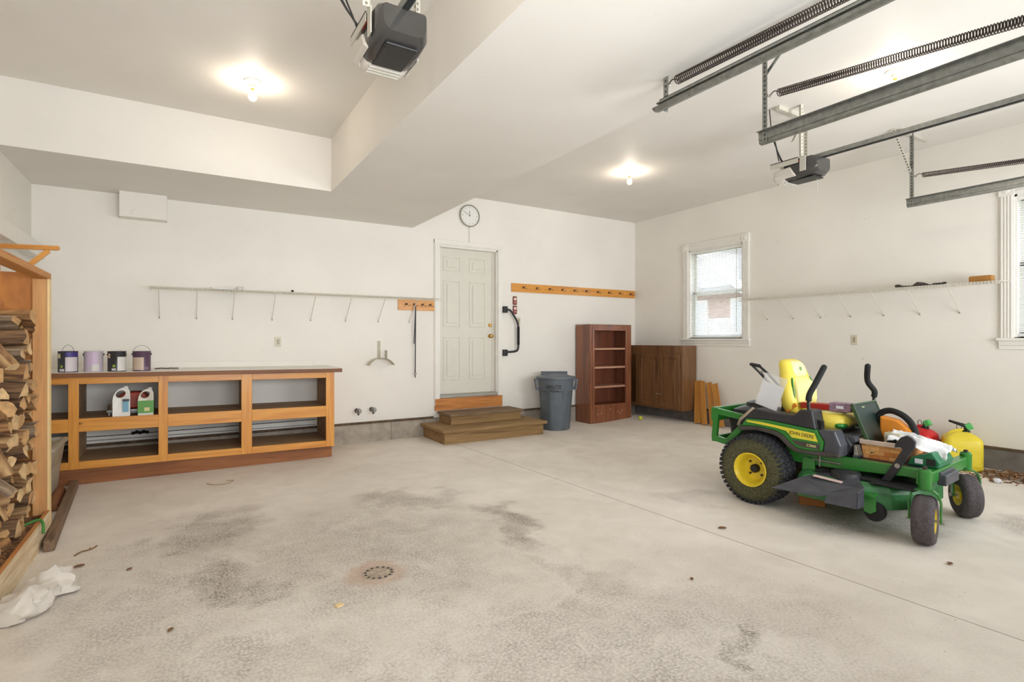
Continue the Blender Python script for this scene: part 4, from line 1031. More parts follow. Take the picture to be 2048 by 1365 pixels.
# fence pickets
picks = [(5.375, -.15, 0, .645, .125), (5.235, -.22, 0, .65, .085), (5.10, -.26, .015, .645, .09), (4.94, -.33, .0, .64, .10)]
lab = ['leftmost of four orange cedar boards, upright against the wall beside the cabinet', 'second from left of four orange cedar boards leaning on the wall', 'third from left of four orange cedar boards leaning on the wall', 'rightmost of four orange cedar boards, the most tilted one']
for i, (y, tilt, dx, h, w) in enumerate(picks):
    g = G(); z0 = fz(6.62) ; xb = 6.60 - .018 * (i % 2); xt = 6.722 - .018 * (i % 2)
    g.prism([(-w / 2, 0), (w / 2, 0), (w / 2, h), (-w / 2, h)], 'x', -.009, .009)
    o = g.obj('cedar_board', M['pick'], bevel=.003, loc=(xb - .006 * i, y, z0 + .003 + abs(math.sin(tilt)) * w / 2), rot=(tilt, math.asin(min(.9, (xt - xb) / h)), 0)); tag(o, lab[i], 'board', 'cedar boards leaning on the right wall')
g = G(); g.sphere((0, 0, 0), .033, 24); o = g.obj('tennis_ball', M['tennis'], smooth=True, loc=(6.23, 6.19, .033 + fz(6.23))); tag(o, 'yellow-green tennis ball on the floor before the cabinet', 'ball')

# ================================================================== firewood rack on the left
RXF, RYE = -.745, 4.715
t = thing('firewood_rack', 'tall lumber and plywood firewood rack along the left wall', 'firewood rack', (-.99, 4.2, 0))
g = G(); g.box(-.833, -.758, RYE - .055, RYE - .016, .15, 1.72); W(g, 'post', M['lumber'], t, bevel=.003)
g = G(); g.box(-.757, RXF, RYE - .055, RYE, 0, 1.72); W(g, 'edge_strip', M['plyedge'], t)
g = G(); g.box(-.833, RXF, 1.6, RYE, 1.72, 1.76); W(g, 'top_rail', M['lumber_y'], t, bevel=.003)
g = G(); g.box(LX + .03, -.758, RYE - .015, RYE, .0, 1.76); W(g, 'end_panel', M['plywood'], t)
g = G(); g.box(-.763, RXF, 1.6, RYE - .056, .0, .175); W(g, 'front_board', [M['panel_old']], t)
g = G(); g.box(-.7635, RXF + .0005, 1.6, RYE - .056, .175, .180); W(g, 'board_edge', M['lumber_y'], t)
g = G(); g.box(LX + .03, -.764, 1.6, RYE - .016, .06, .10); W(g, 'rack_floor', M['lumber_y'], t)
# bark litter on the rack floor
g = G(); rnd = random.Random(5)
nx, ny = 14, 70
vs = [[g.bm.verts.new((LX + .05 + (.41) * i / nx, 1.7 + 2.99 * j / ny, .118 + rnd.random() * .03)) for j in range(ny + 1)] for i in range(nx + 1)]
for i in range(nx):
    for j in range(ny): g._f([vs[i][j], vs[i + 1][j], vs[i + 1][j + 1], vs[i][j + 1]])
for k in range(260):
    g.obox((rnd.uniform(LX + .07, -.79), rnd.uniform(2.6, 4.5), .148), (rnd.uniform(.01, .05), rnd.uniform(.01, .03), .006), (rnd.uniform(-.4, .4), rnd.uniform(-.4, .4), rnd.uniform(0, 3)))
for v in g.bm.verts: pass
o = g.obj('bark_litter', M['barkchips']); tag(o, 'bark chips and sawdust covering the rack floor', 'bark litter', None, 'stuff')

def log_mesh(L, r, rnd, name='log'):
    """split log along X, origin at its centre; wedge, half or quarter section"""
    kind = rnd.choice(('wedge', 'wedge', 'half', 'quad', 'quad'))
    if kind == 'wedge': base = [(-.9, -.55), (-.2, -.75), (.6, -.75), (1.0, -.4), (.55, .35), (.05, .85), (-.5, .4)]
    elif kind == 'half': base = [(-1, -.55), (0, -.62), (1, -.5), (.9, .05), (.5, .55), (0, .72), (-.5, .58), (-.92, .1)]
    else: base = [(-.95, -.6), (.1, -.72), (.95, -.55), (1.0, .2), (.75, .62), (-.1, .72), (-.85, .55), (-1.0, 0)]
    ph = rnd.uniform(-.35, .35); n = 7; rings = []
    jit = [(rnd.uniform(.85, 1.1)) for _ in base]
    for i in range(n):
        x = -L / 2 + L * i / (n - 1); ring = []
        bend = .06 * math.sin(i * 1.1 + ph * 9)
        for (a, b), j in zip(base, jit):
            k = r * j * (1 + rnd.uniform(-.05, .05)); y = a * k; z = b * k
            ring.append((x + rnd.uniform(-.006, .006) * (1 if 0 < i < n - 1 else 2), y * math.cos(ph) - z * math.sin(ph) + bend * r, y * math.sin(ph) + z * math.cos(ph)))
        rings.append(ring)
    g = G(); g.loft(rings, 0)
    g.bm.faces.ensure_lookup_table()
    for f in g.bm.faces:
        if len(f.verts) > 4: f.material_index = 1
    return g
rnd = random.Random(11)
protos = []
bins = []
rows = [(z, n) for z, n in zip([.20 + .103 * k for k in range(13)], (6, 6, 6, 5, 5, 5, 5, 4, 4, 4, 3, 3, 3))]
heights_words = ['bottom row', 'second row', 'third row', 'fourth row', 'fifth row', 'sixth row', 'seventh row', 'eighth row', 'ninth row', 'tenth row', 'eleventh row', 'twelfth row', 'topmost row']
depth_words = ['against the plywood', 'second from the plywood', 'third from the plywood', 'fourth from the plywood', 'fifth from the plywood', 'frontmost in the row']
tone_words = ['pale', 'tan', 'greyish', 'dark brown']
for ri, (z, n) in enumerate(rows):
    for k in range(n):
        y = RYE - .075 - k * .108 + rnd.uniform(-.008, .008)
        L = rnd.uniform(.30, .40); tone = rnd.choice((0, 0, 1, 1, 2, 3))
        g = log_mesh(L, rnd.uniform(.042, .070), rnd)
        end = rnd.uniform(-.92, -.79) if k < n - 1 else rnd.uniform(-.98, -.82) + (.02 if k == n - 1 else 0)
        xc = end - L / 2
        o = g.obj('firewood_log', [M['log'][tone], M['loge'][rnd.choice((0, 1))]], smooth='auto', loc=(max(xc, LX + .03 + L / 2), y, z + rnd.uniform(-.02, .02)), rot=(rnd.uniform(-.6, .6), rnd.uniform(-.12, .12), rnd.uniform(-.12, .06) if k < n - 1 else rnd.choice((rnd.uniform(-.2, .15), rnd.uniform(-.7, -.3), rnd.uniform(.2, .5)))))
        dw = depth_words[k] if k < n - 1 else 'frontmost of that row'
        tag(o, '%s split log in the rack, %s up, %s' % (tone_words[tone], heights_words[ri], dw), 'firewood log', 'split logs stacked in the rack')
# loose logs on the rack floor
loose = [(-.93, 3.72, .19, .3, 'short pale log lying loose on the rack floor, nearest the pile', 0, .26, .055), (-.86, 3.92, .19, 1.3, 'small tan wood block lying loose at the foot of the log pile', 1, .14, .045), (-.90, 3.50, .175, .9, 'dark bark slab lying loose in the litter of the rack', 3, .12, .028)]
upright = [(-.90, 4.02, .36, 1.35, 'short log standing nearly upright on the front of the pile, lowest of the upright pieces', 1, .20, .05), (-.875, 4.12, .62, 1.15, 'pale short log standing tilted on the front of the pile, halfway up', 0, .17, .045),
           (-.93, 4.20, .93, 1.3, 'tan short log standing on the front of the pile at workbench height', 1, .18, .05), (-.86, 4.05, .50, .75, 'greyish stub leaning out of the lower front of the pile', 2, .16, .04), (-.90, 4.32, 1.22, .9, 'pale stub leaning out of the upper front of the pile', 0, .17, .045)]
for (x, y, z, ry, lb, tone, L, r) in upright:
    o = log_mesh(L, r, rnd).obj('firewood_log', [M['log'][tone], M['loge'][tone % 2]], smooth='auto', loc=(x, y, z), rot=(0, ry, rnd.uniform(-.4, .1))); tag(o, lb, 'firewood log', 'split logs stacked in the rack')
for (x, y, z, rz, lb, tone, L, r) in loose:
    o = log_mesh(L, r, rnd).obj('firewood_log', [M['log'][tone], M['loge'][0]], smooth='auto', loc=(x, y, z), rot=(0, 0, rz)); tag(o, lb, 'firewood log', 'split logs stacked in the rack')
# leaning splinters in front of the stack
for i, (x, y, z, ln, ry, lb) in enumerate(((-.90, 3.95, .60, .34, 1.35, 'long pale splinter leaning upright on the front of the log pile'), (-.86, 3.98, .42, .22, 1.2, 'short split stick leaning on the front of the log pile'))):
    g = G(); g.obox((0, 0, 0), (ln, .03, .02)); o = g.obj('wood_splinter', M['log'][0], loc=(x, y, z), rot=(0, ry, .2), bevel=.004); tag(o, lb, 'wood splinter')
# green strap over the board
g = G(); pts = smooth_pts([(-.86, 4.30, .165), (-.80, 4.36, .185), (-.75, 4.38, .195), (-.728, 4.36, .17), (-.722, 4.33, .12)], 5)
g.tube(pts, .008, 8); o = g.obj('green_strap', plain('green_webbing', (66, 128, 56), .6), smooth=True); tag(o, 'green cord hanging over the front board of the firewood rack', 'cord')
# timber, half log and board beside the rack
g = G(); g.beam((-.695, 4.33, .036), (-.805, 6.10, .036), .055, .07); o = g.obj('timber', wood('weathered_timber', (134, 108, 84), (96, 76, 60), 'Y', 12, .8), bevel=.006); tag(o, 'long grey weathered timber lying on the floor along the rack', 'timber')
g = G(); ring = lambda y, r: [(r * math.cos(R(a)), y, r * math.sin(R(a))) for a in range(-10, 200, 15)]
g.loft([ring(-.33, .045), ring(-.1, .05), ring(.2, .048), ring(.30, .045)], 0)
o = g.obj('half_log', [wood('half_log_bark', (150, 98, 62), (110, 68, 42), 'Y', 12, .7, knots=False)], smooth='auto', loc=(-.868, 5.66, .012), rot=(0, 0, R(4))); tag(o, 'brown half-round log lying beside the grey timber behind the rack', 'half log')
# tote
t = thing('storage_tote', 'grey open plastic tote between the rack and the workbench', 'tote', (-1.03, 5.72, 0))
def rrect(x0, x1, y0, y1, z, r=.05, n=4):
    out = []
    for cx, cy, a0 in ((x1 - r, y1 - r, 0), (x0 + r, y1 - r, 90), (x0 + r, y0 + r, 180), (x1 - r, y0 + r, 270)):
        for k in range(n + 1): a = R(a0 + 90 * k / n); out.append((cx + r * math.cos(a), cy + r * math.sin(a), z))
    return out
g = G(); a = [rrect(-1.165, -.93, 5.44, 6.02, .004), rrect(-1.185, -.885, 5.41, 6.05, .27), rrect(-1.19, -.88, 5.405, 6.055, .275), rrect(-1.20, -.858, 5.395, 6.065, .43), rrect(-1.192, -.866, 5.403, 6.057, .43), rrect(-1.157, -.903, 5.448, 6.012, .02)]
g.loft(a); W(g, 'tote_body', M['tote'], t, smooth='auto')
g = G(); g.loft([rrect(-1.20, -.856, 5.39, 6.07, .425), rrect(-1.212, -.838, 5.375, 6.085, .44), rrect(-1.212, -.838, 5.375, 6.085, .462), rrect(-1.19, -.868, 5.405, 6.055, .464), rrect(-1.19, -.868, 5.405, 6.055, .43)]); W(g, 'tote_rim', M['tote'], t, smooth='auto')
# wooden shelf bracket on the left wall
t = thing('shelf_bracket', 'orange wooden shelf bracket on the left wall above the rack', 'shelf bracket', (-1.15, 5.6, 1.9))
g = G(); g.prism([(-1.225, 2.02), (-.85, 2.035), (-.83, 2.045), (-.835, 2.07), (-1.225, 2.055)], 'y', 5.575, 5.625); W(g, 'arm', M['pine'], t, bevel=.004)
g = G(); g.beam((-.90, 5.6, 2.03), (-1.19, 5.6, 1.72), .035, .035, (0, 1, 0)); W(g, 'diagonal_brace', M['pine'], t, bevel=.003)
g = G(); g.box(-1.228, -1.19, 5.575, 5.625, 1.66, 2.02); W(g, 'wall_plate', M['pine_z'], t, bevel=.003)
# crumpled white bag on the floor
g = G(); rnd2 = random.Random(3); n, m = 26, 30; from mathutils import noise as mnoise
rings = []
for i in range(n):
    u = i / (n - 1); ring = []
    wd = .10 * (math.sin(math.pi * min(.97, u * .88 + .10)) ** .5) * (1.25 if u > .62 else .8 if u > .42 else 1.05)
    hg = .075 * (math.sin(math.pi * min(.97, u * .9 + .06)) ** .5) * (1.4 if u > .7 else .7 if u > .42 else 1.1)
    for k in range(m):
        a = 2 * math.pi * k / m; p = Vector((math.cos(a) * 1.4, u * 5, math.sin(a) * 1.4))
        fold = abs(mnoise.noise(p * .9)) * .75 + abs(mnoise.noise(p * 2.2)) * .22
        rr = .72 + fold
        ring.append((wd * math.cos(a) * rr, -.25 + .50 * u + .02 * mnoise.noise(p * 2), max(.002, .035 + hg * math.sin(a) * rr)))
    rings.append(ring)
g.loft(rings); o = g.obj('plastic_bag', [M['bag']], smooth='auto', loc=(-.605, 3.53, 0), rot=(0, 0, R(-18))); tag(o, 'crumpled white plastic bag on the floor against the rack board', 'bag')

# ================================================================== floor litter
t = thing('floor_drain', 'round rusty floor drain with a ring of holes', 'floor drain', (.947, 2.963, 0))
g = G(); g.lathe([(0, .003), (.088, .003), (.09, 0)], 40, 0)
g.obj('drain_plate', plain('drain_plate', (172, 156, 138), .7, var=.3, scale=30, bump=.3), t, smooth='auto')
g = G()
for k in range(14): a = 2 * math.pi * k / 14; g.lathe([(0, .0042), (.0085, .0042), (.0085, .001)], 10, center=(.073 * math.cos(a), .073 * math.sin(a), 0))
g.obj('drain_holes', M['black'], t)
def leaf(x, y, s, rz, label, kind=0):
    g = G()
    if kind == 0:
        n = 5; vs = []
        for i in range(n): u = i / (n - 1); w = s * .35 * math.sin(math.pi * (u * .9 + .05)); vs.append([g.bm.verts.new((s * (u - .5), w * q, .003 + abs(q) * s * .14 + .01 * s * math.sin(u * 6))) for q in (-1, 0, 1)])
        for a, b in zip(vs, vs[1:]):
            for k in range(2): g._f([a[k], a[k + 1], b[k + 1], b[k]])
        nm, m, c = 'dry_leaf', M['leaf'], 'leaf'
    elif kind == 1:
        g.tube(smooth_pts([(-s, 0, .004), (-s * .3, s * .12, .006), (s * .3, -s * .1, .004), (s, s * .06, .005)], 4), .004, 6); g.tube([(s * .2, -s * .06, .004), (s * .6, s * .25, .004)], .003, 5)
        nm, m, c = 'twig', M['leaf'], 'twig'
    else:
        g.obox((0, 0, .004), (s, s * .8, .006)); nm, m, c = 'wood_chip', M['plyedge'], 'wood chip'
    o = g.obj(nm, m, loc=(x, y, fz(x) + .0005), rot=(0, 0, rz)); 
    if kind == 0:
        md = o.modifiers.new('thickness', 'SOLIDIFY'); md.thickness = .001
    tag(o, label, c)
leaf(.664, 2.699, .035, .4, 'small square tan wood chip on the floor before the drain', 2)
leaf(-.04, 2.867, .035, 1.0, 'brown curled leaf on the left foreground floor')
leaf(3.824, 1.32, .045, .2, 'brown leaf on the floor before the front caster wheel')
leaf(3.20, 2.40, .055, -.5, 'dark flat leaf on the floor beyond the long joint, before the mower chute')
leaf(-.50, 4.22, .08, .9, 'small branched twig on the floor near the end of the grey timber', 1)
leaf(-.50, 3.95, .05, .3, 'curled brown leaf between the timber and the white bag')
leaf(-.25, 3.75, .035, .8, 'tiny dark leaf on the stained floor right of the white bag')
leaf(2.38, 1.98, .03, .8, 'thin curled leaf just left of the long floor joint', 0)
g = G(); g.tube(smooth_pts([(0, 0, .004), (.03, -.1, .004), (.12, -.14, .004), (.2, -.08, .006), (.16, -.02, .004)], 5), .003, 6)
o = g.obj('string', plain('tan_string', (170, 140, 96), .8), loc=(.20, 5.62, 0), rot=(0, 0, .3)); tag(o, 'loop of tan string on the floor before the workbench', 'string')

# debris pile by the right wall
g = G(); rnd3 = random.Random(9)
for k in range(230):
    a = rnd3.random(); x = 6.44 + rnd3.gauss(0, .11); y = 1.80 + rnd3.gauss(0, .12); x = min(6.70, max(6.1, x))
    h = max(0, .05 - ((x - 6.5) ** 2 + (y - 1.8) ** 2) * 1.2) * rnd3.random()
    g.obox((x, y, fz(x) + .006 + h), (rnd3.uniform(.01, .07), rnd3.uniform(.005, .02), .004), (rnd3.uniform(-.5, .5), rnd3.uniform(-.5, .5), rnd3.uniform(0, 3.1)), rnd3.choice((0, 0, 1)))
o = g.obj('leaf_debris', [M['leaf'], M['barkchips']]); tag(o, 'pile of dry leaves and bark swept against the right wall', 'leaf debris', None, 'stuff')
g = G(); g.obox((0, 0, .012), (.10, .34, .012), (0, .05, 0)); o = g.obj('scrap_board', M['cardboard'], loc=(6.50, 1.52, fz(6.5)), rot=(0, 0, .5)); tag(o, 'thin tan scrap board on the floor by the right wall', 'scrap board')
g = G(); g.sphere((0, 0, .02), .035, 10, sc=(1.2, .8, .55)); g.xform(lambda v: v + Vector((random.uniform(-.008, .008), random.uniform(-.008, .008), 0)))
o = g.obj('crumpled_tissue', M['paper'], loc=(6.22, 1.80, fz(6.22))); tag(o, 'crumpled white tissue before the leaf pile', 'tissue')
t = thing('wrapper', 'small white and blue wrapper against the right foundation', 'wrapper', (6.62, 1.62, fz(6.62)))
g = G(); g.obox((0, .03, .02), (.05, .06, .015), (.2, .3, .2)); g.obj('wrapper_body', M['paper'], t, bevel=.004)
g = G(); g.obox((0, -.03, .022), (.05, .05, .018), (.1, .2, .1)); g.obj('blue_end', plain('blue_print', (50, 90, 160), .4), t, bevel=.004)

# ================================================================== fuel cans
def fuel_can(x, y, rz, w, d, h, mat, label, tip):
    t = thing('fuel_can', label, 'fuel can', (x, y, fz(x) + .001), R(rz))
    def sec(z, s, ox=0): return rrect(-w / 2 * s + ox, w / 2 * s + ox, -d / 2 * s, d / 2 * s, z, .05 * s)
    g = G(); g.loft([sec(0, .93), sec(.015, .99), sec(h * .45, 1), sec(h * .76, .99), sec(h * .84, .92), sec(h * .93, .66), sec(h * .98, .4), sec(h, .3)])
    b = g.obj('can_body', mat, t, smooth=True)
    g = G()
    for s in (-1, 1):
        g.box(w * .06 if s > 0 else -w * .40, w * .40 if s > 0 else -w * .06, -d / 2 - .006, -d / 2 + .01, h * .12, h * .6)
    g.obj('embossed_panel', mat, t, bevel=.012, segs=3)
    g = G(); g.tube(rr_path([(-w * .38, 0, h * .80), (-w * .30, 0, h * .95), (-w * .05, 0, h * 1.04), (w * .1, 0, h * 1.0)], .05, 5), .02, 10); g.obj('carry_handle', mat, t, smooth=True)
    g = G(); g.lathe([(0, h * .97), (.035, h * .97), (.035, h * 1.03), (.022, h * 1.05), (0, h * 1.05)], 18, center=(.03, 0, 0)); g.obj('collar', M['black'], t, smooth='auto')
    sp = G(); sp.tube([(.03, 0, h * 1.03), (.035, 0, h * 1.12), (.01, 0, h * 1.17), (-.10, 0, h * 1.27)] if tip else [(.03, 0, h * 1.03), (.03, 0, h * 1.15), (.05, 0, h * 1.2)], [.02, .02, .018, .011] if tip else [.018, .02, .014], 10)
    sp.obj('spout', M['black'], t, smooth=True)
    g = G(); g.obox((.055, 0, h * 1.14), (.055, .05, .06), (0, -.5, 0)); g.obj('spout_trigger', M['green'], t, bevel=.008)
    g = G(); g.tube([(-.02 + .02 * math.cos(a), 0, h * 1.12 + .03 * math.sin(a)) for a in [2 * math.pi * k / 10 for k in range(10)]], .003, 5, closed=True); g.obj('tether_ring', M['black'], t)
    return t
fuel_can(6.53, 2.16, -62, .30, .27, .365, M['yellow'], 'large yellow fuel can with a green and black spout by the right wall', True)
fuel_can(6.52, 2.49, -100, .25, .22, .36, M['red'], 'red fuel can with a green and black spout behind the mower', False)

# ================================================================== walk-behind mower behind the ride-on
t = thing('push_mower', 'black folding handle and deck of a walk-behind mower parked by the right wall', 'push mower', (5.75, 3.25, fz(5.75)), R(45))
g = G(); g.tube(rr_path([(-.24, -.05, .35), (-.24, .42, .93), (-.22, .52, 1.03), (.22, .52, 1.03), (.24, .42, .93), (.24, -.05, .35)], .06, 5), .013, 10); g.obj('handlebar', M['black'], t, smooth=True)
g = G(); g.tube(rr_path([(-.235, .35, .86), (-.18, .43, .96), (.18, .43, .96), (.235, .35, .86)], .05, 4), .004, 6); g.obj('bail_lever', M['black'], t, smooth=True)
g = G(); g.tube([(-.21, .52, 1.03), (.21, .52, 1.03)], .019, 10); g.obj('foam_grip', M['rubber'], t, smooth='auto')
g = G(); g.obox((-.24, .28, .76), (.035, .16, .05), (R(51), 0, 0)); g.obj('height_clamp', M['black'], t, bevel=.01)
g = G(); g.loft([rrect(-.25, .25, -.55, .05, .08, .1), rrect(-.26, .26, -.56, .06, .17, .1), rrect(-.2, .2, -.48, .0, .22, .1)]); g.obj('deck', M['mowblack'], t, smooth='auto')
g = G(); g.lathe([(0, .22), (.15, .22), (.15, .34), (.10, .40), (0, .40)], 24, center=(0, -.25, 0)); g.obj('engine', M['mowblack'], t, smooth='auto')
for sx in (-1, 1):
    for yy in (-.50, .02):
        g = G(); g.lathe([(0, -.022), (.06, -.022), (.09, -.02), (.095, 0), (.09, .02), (.06, .022), (0, .022)], 24, center=(sx * .29, yy, .097), axis='x'); g.obj('wheel', M['rubber'], t, smooth='auto')

# ================================================================== the ride-on mower; local x forward, y to its left
MO = Vector((4.39, 2.70, 0)); MR = R(-85)
t = thing('riding_mower', 'green and yellow zero-turn riding mower with a yellow high-back seat', 'riding mower', MO, MR)
mow = t
def m2w(f, l, z): return MO + Matrix.Rotation(MR, 3, 'Z') @ Vector((f, l, z))
GR, YE, MB_, MBR = M['jd_green'], M['jd_yellow'], M['mowblack'], M['mowbrown']
# rear wheels
def rear_wheel(side):
    c = Vector((0, side * .40, .272)); w = thing('rear_wheel', '', '', (0, 0, 0)); 
    for k in ('category',): del w[k]
    del w['label']; w.parent = t; w.location = c
    s = side
    prof = [(.128, -.10), (.15, -.112), (.20, -.122), (.245, -.108), (.262, -.085), (.268, -.04), (.269, 0), (.268, .04), (.262, .085), (.245, .108), (.20, .122), (.15, .112), (.128, .10)]
    g = G(); g.lathe([(r, h) for r, h in prof], 72, 0, axis='y')
    g.bm.faces.ensure_lookup_table()
    for f in g.bm.faces:
        r = math.hypot(f.calc_center_median().x, f.calc_center_median().z)
        if r < .258: f.material_index = 1
    g.mi = 0
    for row, yy in enumerate((-.088, -.053, -.018, .018, .053, .088)):       # turf tread blocks
        n = 44; rr = .271 if abs(yy) < .06 else .266
        for k in range(n):
            a = 2 * math.pi * (k + .5 * (row % 2)) / n
            g.obox((rr * math.cos(a), yy, rr * math.sin(a)), (.012, .027, .026), (0, -a, .35 * (1 if row % 2 else -1)))
    for sd in (-1, 1):
        for k in range(44):
            a = 2 * math.pi * k / 44; g.obox((.252 * math.cos(a), sd * .110, .252 * math.sin(a)), (.028, .012, .016), (0, -a, 0))
    g.obj('tire', [M['tire'], M['tiregrass']], w, smooth='auto')
    g = G(); g.lathe([(.128, -s * .10), (.134, s * .104), (.136, s * .115), (.128, s * .116), (.118, s * .10), (.108, s * .085), (.105, s * .03), (.09, s * .01), (.06, s * .01), (.045, s * .012), (.0, s * .012)], 40, axis='y')
    rim = g.obj('rim', YE, w, smooth='auto')
    g = G(); g.lathe([(.034, s * .010), (.034, s * .045), (.026, s * .055), (0, s * .055)], 24, axis='y'); g.obj('hub_cap', M['black'], w, smooth='auto')
    g = G()
    for k in range(4): a = R(45 + 90 * k); g.lathe([(.009, s * .01), (.009, s * .024), (0, s * .024)], 6, center=(.068 * math.cos(a), 0, .068 * math.sin(a)), axis='y')
    g.obj('lug_nut', M['spring'], rim)
rear_wheel(-1); rear_wheel(1)
# casters: pivot tube, fork, wheel. ang = direction of the wheel axle in local coords
def caster(l, ang, arm_side):
    w = bpy.data.objects.new('caster_wheel', None); COL.objects.link(w); w.parent = t; w.location = (1.13, l, .158); w.rotation_euler = (0, 0, ang)
    prof = [(.075, -.052), (.105, -.060), (.135, -.058), (.150, -.046), (.158, -.02), (.1545, -.004), (.1545, .004), (.158, .02), (.150, .046), (.135, .058), (.105, .060), (.075, .052)]
    g = G(); g.lathe(prof, 56, axis='y'); g.obj('tire', M['tire2'], w, smooth='auto')
    g = G(); g.lathe([(.0, -.05), (.03, -.05), (.032, -.03), (.05, -.026), (.070, -.038), (.078, -.054), (.074, -.048), (.074, .048), (.078, .054), (.070, .038), (.05, .026), (.032, .03), (.03, .05), (0, .05)], 32, axis='y')
    g.obj('rim', YE, w, smooth='auto')
    g = G()
    for s in (-1, 1): g.tube(rr_path([(0, s * .09, 0), (0, s * .092, .11), (0, s * .06, .185), (0, 0, .187)], .05, 5), .001, 4) if False else None
    pts = [(-.082, -.01), (-.082, .12), (-.068, .168), (-.04, .192), (.04, .192), (.068, .168), (.082, .12), (.082, -.01)]
    a = pts; th = .007
    for p, q in zip(pts, pts[1:]):
        g.beam((0, p[0], p[1]), (0, q[0], q[1]), .05, .010, (1, 0, 0)) if False else g.beam((0, p[0], p[1]), (0, q[0], q[1]), .010, .045, (1, 0, 0))
    g.obj('fork', GR, w, bevel=.002)
    g = G(); g.lathe([(.0, -.095), (.008, -.095), (.008, .095), (0, .095)], 10, axis='y'); g.lathe([(0, -.098), (.014, -.098), (.014, -.088)], 6, axis='y'); g.lathe([(0, .098), (.014, .098), (.014, .088)], 6, axis='y')
    g.obj('axle_bolt', M['zinc'], w)
    g = G(); g.lathe([(0, .355), (.034, .355), (.036, .36), (.036, .47), (.030, .474), (.030, .482), (0, .482)], 24, center=(1.13, l, 0)); g.obj('pivot_tube', GR, t, smooth='auto')
    g = G(); g.lathe([(0, .482), (.014, .482), (.014, .497), (0, .5)], 6, center=(1.13, l, 0)); g.obj('pivot_nut', M['spring'], t)
# axle directions chosen from how the casters stand: local y rotated by ang
caster(-.418, R(99), 1)
caster(.47, R(-55), -1)
# frame
def fr(poly, l0, l1, name, mat, **kw):
    g = G(); g.prism(poly, 'y', l0, l1); return g.obj(name, mat, t, **kw)
for s in (-1, 1):
    fr([(-.25, .36), (.55, .36), (1.0, .39), (1.10, .385), (1.10, .452), (.9, .455), (.60, .455), (.45, .47), (-.25, .47)], s * .30 - .022, s * .30 + .022, 'frame_rail', GR, bevel=.006)
g = G(); g.box(1.085, 1.145, -.43, .47, .375, .450); g.obj('front_crossbar', GR, t, bevel=.006)
g = G(); g.box(.60, 1.085, -.278, .278, .435, .450); g.obj('footrest_floor', MB_, t, bevel=.003)
g = G(); g.box(.0, .5, -.28, .28, .30, .36); g.box(-.15, .12, -.30, -.12, .20, .36); g.box(-.15, .12, .12, .30, .20, .36); g.tube([(0, -.36, .272), (0, .36, .272)], .035, 12)
g.obj('transmission', M['spring'], t, bevel=.006)
g = G(); g.box(1.135, 1.185, -.20, .08, .345, .415); g.box(1.13, 1.16, -.20, .08, .40, .43); g.obj('front_bumper_step', M['chute'], t, bevel=.006)
# green side panels with decal
side = [(-.13, .60), (-.09, .665), (.10, .672), (.466, .640), (.515, .56), (.505, .49), (.40, .478), (.325, .485), (.27, .52), (.21, .575), (.16, .595), (.0, .612)]
blackarch = [(-.15, .585), (-.13, .60), (.0, .612), (.16, .595), (.21, .575), (.27, .52), (.325, .485), (.40, .478), (.505, .49), (.62, .49), (.62, .462), (.50, .455), (.31, .455), (.25, .49), (.19, .545), (.14, .565), (.0, .582), (-.14, .56)]
blacktop = [(-.14, .60), (-.15, .66), (-.02, .752), (.144, .735), (.29, .733), (.343, .782), (.428, .782), (.455, .64), (.10, .67), (-.09, .664)]
fbox = [(.466, .645), (.585, .652), (.628, .545), (.622, .462), (.505, .47), (.515, .56)]
for s in (-1, 1):
    a, b = sorted((s * .30, s * .415)); fr(side, a, b, 'side_panel', GR, bevel=.008)
    a, b = sorted((s * .28, s * .422)); fr(blackarch, a, b, 'fender_arch', MBR, bevel=.006)
    a, b = sorted((s * .235, s * .405)); fr(blacktop, a, b, 'control_console', MB_, bevel=.012)
    a, b = sorted((s * .27, s * .408)); fr(fbox, a, b, 'front_side_box', M['chute'], bevel=.012)
    a, b = sorted((s * .4145, s * .4175)); fr([(-.08, .652), (.03, .652), (.25, .634), (.452, .617), (.476, .556), (.288, .563), (.243, .608), (.16, .622), (-.08, .640)], a, b, 'yellow_decal', M['decal'])
    fr([(.285, .545), (.49, .538), (.487, .500), (.36, .503), (.315, .517)], a, b, 'dark_decal', M['mowbrown'])
    rz = 0 if s < 0 else math.pi
    o = text('JOHN DEERE', 'lettering', t, (.358, s * .4185, .594), (R(90), 0, rz), .038, M['black'], .0005, sx=.84); o.rotation_euler = Euler((R(90), R(4) * (1 if s < 0 else -1), rz))
    o = text('Z380R', 'model_lettering', t, (.43, s * .4185, .520), (R(90), 0, rz), .026, M['seat_pale'], .0005); o.rotation_euler = Euler((R(90), R(3) * (1 if s < 0 else -1), rz))
# seat platform and front console
g = G(); g.prism([(.0, .47), (.62, .47), (.655, .54), (.62, .60), (.56, .612), (.0, .60)], 'y', -.29, .29); g.obj('seat_platform', MB_, t, bevel=.012)
g = G(); g.prism([(.50, .612), (.66, .606), (.675, .59), (.672, .565), (.60, .55), (.50, .55)], 'y', -.27, .20); g.obj('console_lip', M['chute'], t, bevel=.006)
o = text('Z300', 'lettering', t, (.6785, -.16, .582), (R(78), 0, R(90)), .030, M['seat_pale'], .0005)
g = G()
for k in range(6): g.prism([(.662, .545), (.675, .545), (.69, .47), (.66, .465)], 'y', -.27 + .032 * k, -.255 + .032 * k, 0)
g.obj('suspension_grille', M['zinc'], t, bevel=.002)
g = G(); g.prism([(.655, .475), (.70, .475), (.685, .452), (.655, .452)], 'y', -.275, -.10); g.obj('grille_foot', M['chute'], t, bevel=.004)
